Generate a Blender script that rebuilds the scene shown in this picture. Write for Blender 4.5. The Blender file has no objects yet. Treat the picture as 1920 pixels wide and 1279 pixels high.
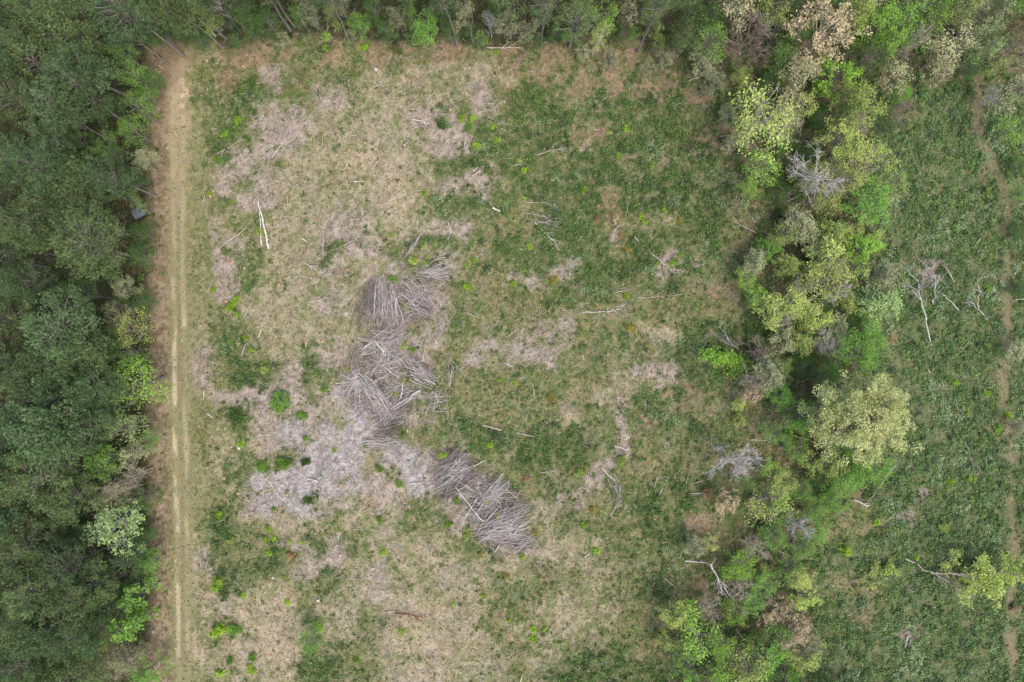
import bpy, math, random
import numpy as np

# ---------------------------------------------------------------- basics
CAM_H = 115.2                      # drone height above the ground, metres
MPP = 0.09                         # metres of ground per photo pixel
CX, CY = 960.0, 639.5
K_ALB = 0.72                       # overall reflectance level
RNG = np.random.default_rng(11)
random.seed(5)

scene = bpy.context.scene
COL = bpy.context.collection


def gx(px): return (px - CX) * MPP
def gy(py): return (CY - py) * MPP


def at(px, py, h=0.0):
    s = 1.0 - h / CAM_H
    return gx(px) * s, gy(py) * s


LEAF_K = 1.5


def lin(c):
    o = []
    for v in c:
        v = v / 255.0
        o.append(v / 12.92 if v <= 0.04045 else ((v + 0.055) / 1.055) ** 2.4)
    return np.array(o)


def alb(c, k=1.0):
    return tuple(float(min(v * K_ALB * k, 0.85)) for v in lin(c))


# ---------------------------------------------------------------- noise
def _hash(ix, iy, seed):
    h = (ix.astype(np.int64) * 374761393 + iy.astype(np.int64) * 668265263 + seed * 974711) & 0x7fffffff
    h = ((h ^ (h >> 13)) * 1274126177) & 0x7fffffff
    h = ((h ^ (h >> 16)) * 951274213) & 0x7fffffff
    return ((h ^ (h >> 15)) & 0xffff) / 65535.0


def vnoise(x, y, cell, seed):
    u, v = x / cell, y / cell
    iu, iv = np.floor(u), np.floor(v)
    fu, fv = u - iu, v - iv
    fu = fu * fu * (3 - 2 * fu); fv = fv * fv * (3 - 2 * fv)
    iu = iu.astype(np.int64); iv = iv.astype(np.int64)
    a = _hash(iu, iv, seed); b = _hash(iu + 1, iv, seed)
    c = _hash(iu, iv + 1, seed); d = _hash(iu + 1, iv + 1, seed)
    return (a * (1 - fu) + b * fu) * (1 - fv) + (c * (1 - fu) + d * fu) * fv


def fbm(x, y, cell, seed, octv=3):
    s, amp, tot = 0, 1.0, 0
    for k in range(octv):
        s = s + amp * vnoise(x + 17.3 * k, y - 9.1 * k, cell / 2 ** k, seed + k)
        tot += amp; amp *= 0.55
    return s / tot


def sstep(a, b, x):
    t = np.clip((x - a) / (b - a), 0, 1)
    return t * t * (3 - 2 * t)


# ---------------------------------------------------------------- land cover, 40-pixel cells of ground
# f forest floor, e bare verge, t track, l verge grass, s straw, d dry tan, g green mix, w weeds, m olive mix,
# p pinkish wood litter, P grey twig mat, r red-brown litter, b belt floor, W far thicket
ROWS9 = {  # from column 9 on
    2: "lrrmrgrmrrmrrmrmrrmrrbbbbbb",
    3: "grmpgmggsssssssmrmmrrbbbbbb",
    4: "ggwpmmpgssssspmwwgwwwrbbbbb",
    5: "lgwppgssssppgpgwwwmwwwwmbbb",
    6: "lwgppssssssppwwwwwrwwwwbbbb",
    7: "lppgsssdddswwwwwwmwwmwwwwbb",
    8: "lpgpssssdddsppgwwwwwwwwwwbb",
    9: "lgppsssssdswwgwmwmwrwwwwwbb",
    10: "lsgsssppsssppmmmwwwmmmmwwmb",
    11: "lpgssspppggwmmmwwwwmwwwwwmb",
    12: "lpgssspsspmpgmmwwpwwwwpwmwg",
    13: "lpwsssssppppmmmmmmwwmmwmmmw",
    14: "lgsssspsspppmmmmmmmmmmmmmmw",
    15: "swgsssssspmpgmgmmpmmmddwwww",
    16: "pwgssgpppppmgpmppgmggmgwwmw",
    17: "pgwwpwgpppmmgmmmmmmmsmpwwww",
    18: "lppppgppppmmmmmmmmmssggrwmm",
    19: "lgwpgpsPpppgmmmggsmmgrwwwmm",
    20: "msgpPpPPpmmmgwwgwwmgmmgwmmm",
    21: "lsgggPPPsPPppggwwwwmmmmwmmm",
    22: "lsgPPPPPppPpppgmmmmmmmwmwrm",
    23: "lgpPPPpspsmgpgmmggmmgwwwgwm",
    24: "lgssssmsssmgpppgsggmmwwrmmb",
    25: "swggpgpgssssmgppgssgmmwmmbb",
    26: "pggwgppspsssssmsmssgmmwgbbb",
    27: "swgsdggspsssssmgmmsmmwmbbbb",
    28: "spdddgsssdddssmmssssmmmbbbb",
    29: "sggddgssgdddssmsmssmmmbbbbb",
    30: "dsdddwgggssdssgmsmgwwmbbbbb",
    31: "lsssdwwggsddsssmgwwwwwbbbbb",
}
CLS = "feltsdgwmpPrbW"
GRID = np.full((32, 48), CLS.index('f'))
for r_ in range(32):
    for c_ in range(48):
        if c_ >= 41 and r_ >= 4: GRID[r_, c_] = CLS.index('W')
        elif c_ >= 30 and r_ >= 2: GRID[r_, c_] = CLS.index('b')
        if c_ >= 38 and r_ >= 25: GRID[r_, c_] = CLS.index('W')
        if 39 <= c_ <= 40 and r_ in (24, 27): GRID[r_, c_] = CLS.index('m')
        if r_ == 2 and c_ in (7, 8): GRID[r_, c_] = CLS.index('r')
        if r_ > 2 and c_ == 7: GRID[r_, c_] = CLS.index('e')
        if r_ > 2 and c_ == 8: GRID[r_, c_] = CLS.index('l')
for r_, s_ in ROWS9.items():
    for k_, ch in enumerate(s_):
        GRID[r_, 9 + k_] = CLS.index(ch)
# the clearing's cells end where the belt begins
BASE = {  # class: (main colour, second colour, speckle colour) as seen in daylight
    'f': ((78, 78, 54), (66, 72, 46), (104, 90, 68)),
    'e': ((150, 131, 107), (130, 114, 88), (172, 152, 127)),
    'l': ((136, 134, 94), (118, 124, 80), (156, 148, 114)),
    't': ((182, 162, 130), (160, 142, 112), (196, 178, 146)),
    's': ((162, 150, 118), (126, 132, 86), (182, 166, 136)),
    'd': ((178, 162, 132), (152, 144, 106), (192, 174, 146)),
    'g': ((120, 124, 80), (96, 110, 66), (156, 144, 110)),
    'w': ((104, 112, 72), (88, 102, 62), (138, 132, 96)),
    'm': ((124, 126, 82), (102, 118, 70), (158, 140, 104)),
    'p': ((174, 156, 140), (140, 130, 104), (192, 176, 160)),
    'P': ((182, 172, 166), (152, 144, 134), (200, 190, 184)),
    'r': ((144, 124, 98), (114, 112, 74), (162, 138, 108)),
    'b': ((120, 110, 82), (98, 106, 68), (146, 122, 98)),
    'W': ((106, 118, 80), (92, 106, 68), (132, 130, 94)),
}
LINC = np.array([[lin(c) for c in BASE[k]] for k in CLS])      # class, variant, rgb
# dark weed clumps / litter spots smaller than a cell: x, y, radius, class
SPOTS = [
    (480, 835, 16, 's'), (575, 838, 13, 'g'), (640, 905, 14, 's'), (600, 945, 16, 's'), (690, 880, 15, 's'), (500, 905, 12, 's'), (545, 925, 12, 'g'), (630, 830, 11, 's'), (735, 880, 12, 'g'),
    (480, 178, 30, 'w'), (430, 250, 22, 'w'), (415, 285, 24, 'w'), (545, 200, 18, 'g'), (560, 120, 26, 'g'), (615, 140, 22, 'g'),
    (500, 285, 26, 'p'), (545, 262, 16, 'p'), (635, 190, 20, 'p'), (575, 225, 18, 'p'), (520, 230, 20, 'p'), (905, 180, 20, 'p'),
    (800, 215, 18, 'p'), (845, 240, 18, 'p'), (895, 330, 20, 'p'), (860, 345, 20, 'p'), (825, 205, 14, 'w'), (828, 235, 12, 'w'),
    (880, 365, 22, 'w'), (820, 375, 18, 'w'), (430, 470, 18, 'w'), (440, 620, 26, 'w'), (425, 655, 26, 'w'), (465, 695, 22, 'w'),
    (520, 690, 18, 'w'), (585, 690, 20, 'w'), (600, 715, 18, 'g'), (440, 785, 18, 'w'), (520, 758, 18, 'g'), (430, 880, 22, 'w'),
    (408, 960, 22, 'w'), (420, 1010, 26, 'w'), (590, 1020, 22, 'w'), (440, 1060, 28, 'w'), (425, 1095, 24, 'w'), (480, 1045, 20, 'g'),
    (620, 1090, 26, 'w'), (575, 930, 14, 'w'), (440, 1180, 14, 'w'), (630, 465, 16, 'w'), (610, 490, 12, 'w'), (495, 545, 14, 's'),
    (940, 470, 34, 'w'), (985, 500, 26, 'w'), (1010, 500, 24, 'w'), (1055, 470, 30, 'w'), (1045, 560, 22, 'w'), (870, 385, 26, 'w'),
    (870, 580, 14, 'g'), (905, 500, 14, 'w'), (970, 525, 14, 'p'), (995, 530, 13, 'p'), (985, 640, 22, 'p'), (960, 665, 20, 'p'),
    (1015, 620, 18, 'p'), (1225, 690, 22, 'p'), (1240, 715, 15, 'p'), (1222, 670, 9, 'p'), (1255, 740, 9, 'r'), (1165, 775, 9, 'p'),
    (1170, 810, 11, 'p'), (1175, 835, 10, 'p'), (1130, 872, 17, 'p'), (1116, 888, 16, 'p'), (1106, 905, 17, 'p'), (1120, 915, 9, 'p'), (1148, 862, 14, 'p'), (1174, 850, 12, 'p'), (1180, 845, 8, 'p'), (1164, 762, 10, 'p'), (1167, 785, 11, 'p'), (1171, 802, 11, 'p'), (1175, 822, 12, 'p'), (1160, 745, 7, 'r'), (1195, 690, 10, 'p'), (1228, 655, 6, 'p'), (1228, 640, 6, 'p'), (1050, 925, 15, 'p'), (1090, 935, 14, 'p'),
    (1210, 690, 14, 'p'), (1175, 640, 14, 'w'), (1200, 745, 20, 'w'), (1225, 780, 22, 'w'), (1275, 740, 16, 'w'), (1060, 830, 30, 'w'),
    (1010, 810, 24, 'w'), (870, 790, 18, 'w'), (900, 830, 20, 'w'), (1150, 445, 10, 'p'), (1245, 408, 8, 'p'), (1310, 480, 12, 'r'),
    (1305, 500, 10, 'p'), (1085, 250, 12, 'r'), (1092, 275, 8, 'p'), (1243, 308, 9, 'r'), (1090, 160, 26, 'r'), (1310, 178, 22, 'r'),
    (1130, 100, 26, 'r'), (960, 105, 24, 'r'), (1190, 130, 26, 'g'), (1160, 160, 18, 'r'), (800, 90, 22, 'r'), (500, 100, 26, 'r'),
    (740, 115, 18, 'g'), (480, 860, 14, 'w'), (535, 865, 16, 'w'), (950, 1060, 22, 'd'), (1040, 1030, 24, 'd'), (800, 1190, 30, 'd'),
    (880, 1200, 26, 'd'), (470, 1150, 40, 'd'), (530, 1130, 26, 'd'), (560, 1170, 26, 's'), (690, 940, 16, 'r'), (740, 940, 22, 'p'),
    (712, 575, 22, 'p'), (720, 655, 28, 'p'), (705, 740, 26, 'p'), (780, 740, 16, 'p'), (830, 895, 20, 'p'), (950, 985, 22, 'p'), (640, 740, 16, 'P'),
    (620, 860, 30, 'P'), (540, 805, 18, 'P'), (660, 820, 24, 'P'), (560, 905, 30, 'P'), (770, 870, 24, 'P'), (500, 950, 20, 'P'),
    (1330, 1080, 30, 'b'), (1555, 1010, 30, 'm'), (1640, 1120, 26, 'm'), (1700, 970, 16, 'p'), (1730, 930, 16, 'p'), (1700, 1195, 14, 'p'),
    (1740, 510, 22, 'p'), (1720, 560, 14, 'p'), (1620, 1160, 20, 'r'), (1600, 960, 26, 'm'), (1440, 510, 18, 'r'), (1340, 545, 24, 'r'),
    (1330, 770, 30, 'm'), (1350, 820, 30, 'm'), (1300, 850, 34, 'm'), (1310, 985, 24, 'r'), (1850, 330, 14, 'r'), (1830, 240, 14, 'r'),
    (1290, 640, 10, 'r'), (1700, 200, 16, 'b'), (1670, 640, 16, 'r'), (1670, 720, 14, 'r'), (1705, 370, 8, 'r'), (1920, 230, 20, 'b'),
]


def cover(x, y):
    """class weights (n, nclass) at ground points."""
    n = x.shape[0]
    wx = x + (fbm(x, y, 4.0, 3) - .5) * 5.0 + (vnoise(x, y, 0.9, 8) - .5) * 1.5
    wy = y + (fbm(x, y, 4.0, 4) - .5) * 5.0 + (vnoise(x, y, 0.9, 9) - .5) * 1.5
    edge = sstep(-62, -50, x)               # the track side is straight
    wx = x * (1 - edge) + wx * edge
    px = wx / MPP + CX; py = CY - wy / MPP
    u = np.clip(px / 40 - .5, 0, 46.999); v = np.clip(py / 40 - .5, 0, 30.999)
    iu = u.astype(int); iv = v.astype(int)
    fu = sstep(.15, .85, u - iu); fv = sstep(.15, .85, v - iv)
    W = np.zeros((n, len(CLS)))
    ar = np.arange(n)
    for du, dv, wt in ((0, 0, (1 - fu) * (1 - fv)), (1, 0, fu * (1 - fv)), (0, 1, (1 - fu) * fv), (1, 1, fu * fv)):
        np.add.at(W, (ar, GRID[iv + dv, iu + du]), wt)
    sx_ = x + (vnoise(x, y, .9, 18) - .5) * 1.3 + (vnoise(x, y, 2.6, 16) - .5) * 1.6; sy_ = y + (vnoise(x, y, .9, 19) - .5) * 1.3 + (vnoise(x, y, 2.6, 15) - .5) * 1.6
    for sx, sy, sr, sc in SPOTS:
        cx, cy, r = gx(sx), gy(sy), sr * MPP
        m = np.nonzero((abs(sx_ - cx) < r * 1.7) & (abs(sy_ - cy) < r * 1.7))[0]
        if len(m):
            d = np.hypot(sx_[m] - cx, sy_[m] - cy) / r
            a = (1 - sstep(.45, 1.3, d + (vnoise(x[m], y[m], .8, 17) - .5) * .7)) * .85
            W[m] *= (1 - a)[:, None]
            W[m, CLS.index(sc)] += a
    return W


PATH = [(1838, 150), (1826, 240), (1850, 290), (1873, 330), (1885, 400), (1890, 470), (1888, 560), (1880, 680), (1885, 760), (1895, 860),
        (1895, 960), (1904, 1040), (1890, 1140), (1906, 1290), (1915, 1500)]


def path_dist(x, y):
    d = np.full(x.shape, 1e9)
    for (a, b), (c, e) in zip(PATH, PATH[1:]):
        ax, ay, bx, by = gx(a), gy(b), gx(c), gy(e)
        t = np.clip(((x - ax) * (bx - ax) + (y - ay) * (by - ay)) / ((bx - ax) ** 2 + (by - ay) ** 2), 0, 1)
        d = np.minimum(d, np.hypot(x - ax - t * (bx - ax), y - ay - t * (by - ay)))
    return d


def ruts(y):
    py = CY - y / MPP
    return (gx(np.interp(py, [100, 300, 500, 700, 850, 1000, 1279], [322, 325, 327, 328, 330, 333, 335])),
            gx(np.interp(py, [100, 200, 300, 500, 700, 900, 1279], [344, 342, 342, 343, 347, 351, 352])))


def ground_colour(x, y):
    W = cover(x, y)
    n1 = fbm(x, y, 1.3, 21); n2 = fbm(x, y, .55, 31, 2); n3 = fbm(x, y, 3.5, 41)
    a = sstep(.42, .6, n1 * .65 + n3 * .35); b = sstep(.5, .7, n2)
    base = W @ LINC[:, 0]; sec = W @ LINC[:, 1]; spk = W @ LINC[:, 2]
    dk = 1 - .3 * sstep(.5, .25, vnoise(x + 3, y - 8, .45, 37))
    col = (base * (1 - a)[:, None] + sec * a[:, None]) * dk[:, None]
    col = col * (1 - .65 * b)[:, None] + spk * (.65 * b)[:, None]
    open_ = W @ np.array([dict(s=1, d=1, m=.7, g=.5, p=.6).get(c, 0) for c in CLS])
    gy_ = open_ * .26 * sstep(.5, .68, fbm(x, y, 2.4, 45)); br_ = open_ * .32 * sstep(.52, .7, fbm(x, y, 1.7, 48))
    col = col * (1 - gy_)[:, None] + lin((166, 152, 142))[None] * gy_[:, None]
    col = col * (1 - br_)[:, None] + lin((128, 112, 88))[None] * br_[:, None]
    # the farm track: two worn ruts with a grassed crown between
    py = CY - y / MPP
    r1, r2 = ruts(y)
    inside = sstep(90, 125, py)
    wob = (vnoise(x, y, 2.2, 51) - .5) * .5 + (vnoise(x * 0, y, 9, 53) - .5) * .5
    sand = lin((216, 198, 166)); dirt = lin((180, 160, 130)); crown = lin((152, 143, 106)); brown = lin((138, 116, 92))
    bed = sstep(2.4, 1.0, abs(x - (r1 + r2) / 2 + wob) + (fbm(x, y, 1.2, 57) - .5) * 1.6) * inside
    mixc = fbm(x, y * .35, 1.1, 61)
    up = sstep(560, 200, py)                      # the upper stretch is bare dirt
    bedc = crown[None] * (1 - .25 * mixc)[:, None]
    bedc = bedc * (1 - .75 * up)[:, None] + dirt[None] * (.75 * up)[:, None]
    col = col * (1 - .75 * bed)[:, None] + bedc * (.75 * bed)[:, None]
    w1_ = np.interp(py, [100, 330, 560, 650, 1000, 1279], [.2, .3, .5, 1, 1, .55]); w2_ = np.interp(py, [100, 330, 560, 620, 700, 860, 960, 1279], [.2, .3, .35, .8, .35, .5, .9, .35])
    for rr, ph, amt in ((r1, 71, w1_), (r2, 81, w2_)):
        brk = sstep(.42, .6, fbm(x * .8, y * .35, 1.5, ph)) * .85 + .15
        m = sstep(.62, .1, abs(x - rr + wob * .5)) * inside * brk * amt * (.8 + .1 * up)
        col = col * (1 - m)[:, None] + (sand * (1 - .2) + dirt * .2)[None] * m[:, None]
    # bright sandy scrape by the upper end, brown mouth of the track
    m = np.exp(-((x - gx(345)) / 1.1) ** 2 - ((y - gy(170)) / 4.2) ** 2) * sstep(.4, .65, fbm(x, y, .9, 91))
    col = col * (1 - m)[:, None] + lin((214, 190, 158))[None] * m[:, None]
    m = np.exp(-((x - gx(318)) / 3.0) ** 2 - ((y - gy(115)) / 4.0) ** 2) * .8
    col = col * (1 - m)[:, None] + brown[None] * m[:, None]
    # foot path through the thicket
    pd = path_dist(x, y) + (fbm(x, y, 2, 95) - .5) * 2.2
    m = sstep(2.1, .2, pd) * (.28 + .42 * sstep(.35, .6, fbm(x, y, 2.4, 97)))
    pc = lin((148, 130, 104))[None] * (1 - .35 * sstep(.4, .7, n3))[:, None] + lin((120, 112, 76))[None] * (.35 * sstep(.4, .7, n3))[:, None]
    col = col * (1 - m)[:, None] + pc * m[:, None]
    return np.clip(col * K_ALB, 0.005, .8)


# ---------------------------------------------------------------- materials
def new_mat(name):
    m = bpy.data.materials.new(name); m.use_nodes = True
    nt = m.node_tree; nt.nodes.clear()
    return m, nt, nt.nodes.new('ShaderNodeOutputMaterial')


def mat_ground():
    m, nt, out = new_mat('ground_cover')
    N, L = nt.nodes, nt.links
    at_ = N.new('ShaderNodeAttribute'); at_.attribute_name = 'soil'
    tc = N.new('ShaderNodeTexCoord')
    nz = N.new('ShaderNodeTexNoise'); nz.inputs['Scale'].default_value = 5.5; nz.inputs['Detail'].default_value = 5; nz.inputs['Roughness'].default_value = .75
    L.new(tc.outputs['Object'], nz.inputs['Vector'])
    mp = N.new('ShaderNodeMapRange'); mp.inputs[1].default_value = .3; mp.inputs[2].default_value = .7; mp.inputs[3].default_value = .5; mp.inputs[4].default_value = 1.5
    L.new(nz.outputs['Fac'], mp.inputs[0])
    mx = N.new('ShaderNodeVectorMath'); mx.operation = 'SCALE'
    L.new(at_.outputs['Vector'], mx.inputs[0]); L.new(mp.outputs[0], mx.inputs['Scale'])
    b = N.new('ShaderNodeBsdfDiffuse'); L.new(mx.outputs[0], b.inputs['Color'])
    bp = N.new('ShaderNodeBump'); bp.inputs['Strength'].default_value = .5; bp.inputs['Distance'].default_value = .12
    L.new(nz.outputs['Fac'], bp.inputs['Height']); L.new(bp.outputs[0], b.inputs['Normal'])
    L.new(b.outputs[0], out.inputs['Surface'])
    return m


def mat_leaf(name, ca, cb, trans=.36, rnd=.2):
    m, nt, out = new_mat(name)
    N, L = nt.nodes, nt.links
    a = N.new('ShaderNodeAttribute'); a.attribute_name = 'tint'
    mix = N.new('ShaderNodeMix'); mix.data_type = 'RGBA'
    mix.inputs[6].default_value = (*alb(ca, LEAF_K), 1); mix.inputs[7].default_value = (*alb(cb, LEAF_K), 1)
    L.new(a.outputs['Fac'], mix.inputs[0])
    oi = N.new('ShaderNodeObjectInfo')
    mp = N.new('ShaderNodeMapRange'); mp.inputs[3].default_value = 1 - rnd; mp.inputs[4].default_value = 1 + rnd
    L.new(oi.outputs['Random'], mp.inputs[0])
    sc = N.new('ShaderNodeVectorMath'); sc.operation = 'SCALE'
    L.new(mix.outputs[2], sc.inputs[0]); L.new(mp.outputs[0], sc.inputs['Scale'])
    d = N.new('ShaderNodeBsdfDiffuse'); t = N.new('ShaderNodeBsdfTranslucent')
    L.new(sc.outputs[0], d.inputs['Color']); L.new(sc.outputs[0], t.inputs['Color'])
    ms = N.new('ShaderNodeMixShader'); ms.inputs[0].default_value = trans
    L.new(d.outputs[0], ms.inputs[1]); L.new(t.outputs[0], ms.inputs[2])
    L.new(ms.outputs[0], out.inputs['Surface'])
    return m


def mat_wood(name, c, c2, scale=3.0):
    m, nt, out = new_mat(name)
    N, L = nt.nodes, nt.links
    tc = N.new('ShaderNodeTexCoord')
    nz = N.new('ShaderNodeTexNoise'); nz.inputs['Scale'].default_value = scale; nz.inputs['Detail'].default_value = 4
    L.new(tc.outputs['Object'], nz.inputs['Vector'])
    rp = N.new('ShaderNodeValToRGB')
    rp.color_ramp.elements[0].position = .35; rp.color_ramp.elements[0].color = (*alb(c2), 1)
    rp.color_ramp.elements[1].position = .62; rp.color_ramp.elements[1].color = (*alb(c), 1)
    L.new(nz.outputs['Fac'], rp.inputs[0])
    b = N.new('ShaderNodeBsdfDiffuse'); L.new(rp.outputs[0], b.inputs['Color'])
    L.new(b.outputs[0], out.inputs['Surface'])
    return m


def mat_vcol(name, attr='shade', trans=.2):
    m, nt, out = new_mat(name)
    N, L = nt.nodes, nt.links
    a = N.new('ShaderNodeAttribute'); a.attribute_name = attr
    d = N.new('ShaderNodeBsdfDiffuse'); t = N.new('ShaderNodeBsdfTranslucent')
    L.new(a.outputs['Color'], d.inputs['Color']); L.new(a.outputs['Color'], t.inputs['Color'])
    ms = N.new('ShaderNodeMixShader'); ms.inputs[0].default_value = trans
    L.new(d.outputs[0], ms.inputs[1]); L.new(t.outputs[0], ms.inputs[2])
    L.new(ms.outputs[0], out.inputs['Surface'])
    return m


# ---------------------------------------------------------------- mesh helpers
def quads_mesh(name, V, F, mat=None, tint=None, colour=None, attr='shade', smooth=False):
    me = bpy.data.meshes.new(name)
    V = np.ascontiguousarray(V, np.float32); F = np.ascontiguousarray(F, np.int32)
    me.vertices.add(len(V)); me.vertices.foreach_set('co', V.ravel())
    me.loops.add(F.size); me.loops.foreach_set('vertex_index', F.ravel())
    me.polygons.add(len(F)); me.polygons.foreach_set('loop_start', np.arange(0, F.size, F.shape[1], dtype=np.int32))
    if smooth: me.polygons.foreach_set('use_smooth', np.ones(len(F), bool))
    me.update(calc_edges=True)
    if tint is not None:
        a = me.attributes.new('tint', 'FLOAT', 'FACE'); a.data.foreach_set('value', np.ascontiguousarray(tint, np.float32))
    if colour is not None:
        dom = 'FACE' if len(colour) == len(F) and len(F) != len(V) else 'POINT'
        a = me.attributes.new(attr, 'FLOAT_COLOR', dom)
        a.data.foreach_set('color', np.ascontiguousarray(np.c_[colour, np.ones(len(colour))], np.float32).ravel())
    if mat: me.materials.append(mat)
    return me


def link(name, me, parent=None, loc=None, mat=None):
    o = bpy.data.objects.new(name, me); COL.objects.link(o)
    if parent is not None: o.parent = parent
    if loc is not None: o.location = loc
    if mat is not None and me is not None:
        o.material_slots[0].link = 'OBJECT'; o.material_slots[0].material = mat
    return o


def tag(o, label=None, cat=None, group=None, kind=None):
    if label: o['label'] = label
    if cat: o['category'] = cat
    if group: o['group'] = group
    if kind: o['kind'] = kind
    return o


def unit(v):
    return v / np.maximum(np.linalg.norm(v, axis=-1, keepdims=True), 1e-9)


def tubes(P, R, sides):
    """P (n,k,3) centre lines, R (n,k) radii -> verts, quads"""
    n, k, _ = P.shape
    T = np.empty_like(P); T[:, 1:-1] = P[:, 2:] - P[:, :-2]; T[:, 0] = P[:, 1] - P[:, 0]; T[:, -1] = P[:, -1] - P[:, -2]
    T = unit(T)
    mean = unit(P[:, -1] - P[:, 0])
    ref = np.where((abs(mean[:, 2]) > .8)[:, None], np.array([1., 0, 0])[None], np.array([0, 0, 1.])[None])[:, None]
    A = unit(np.cross(T, ref)); B = np.cross(T, A)
    ang = np.arange(sides) * 2 * math.pi / sides
    V = P[:, :, None] + R[:, :, None, None] * (A[:, :, None] * np.cos(ang)[None, None, :, None] + B[:, :, None] * np.sin(ang)[None, None, :, None])
    idx = np.arange(n * k * sides).reshape(n, k, sides)
    a = idx[:, :-1]; b = np.roll(a, -1, 2); d = idx[:, 1:]; c = np.roll(d, -1, 2)
    return V.reshape(-1, 3), np.stack([a, b, c, d], -1).reshape(-1, 4)


def leaves(C, size, rng, asp=.5, up=.5, jit=.35):
    n = len(C)
    nr = unit(rng.normal(size=(n, 3)) + np.array([0, 0, up * 2]))
    t = unit(np.cross(nr, rng.normal(size=(n, 3)))); b = np.cross(nr, t)
    L = (size * (1 + jit * rng.normal(size=n)).clip(.4, 1.9))[:, None] * .5
    V = np.stack([C - t * L, C - b * L * asp - t * L * .1, C + t * L, C + b * L * asp - t * L * .1], 1)
    return V.reshape(-1, 3), np.arange(4 * n).reshape(n, 4)


class Acc:
    def __init__(s): s.V = []; s.F = []; s.n = 0; s.t = []
    def add(s, VF, t=None):
        V, F = VF
        s.V.append(V); s.F.append(F + s.n); s.n += len(V)
        if t is not None: s.t.append(t)
    def get(s): return np.concatenate(s.V), np.concatenate(s.F)
    def tint(s): return np.concatenate(s.t)


def bez(a, b, c, k):
    t = np.linspace(0, 1, k)[None, :, None]
    return a[:, None] * (1 - t) ** 2 + 2 * b[:, None] * t * (1 - t) + c[:, None] * t * t


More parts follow.
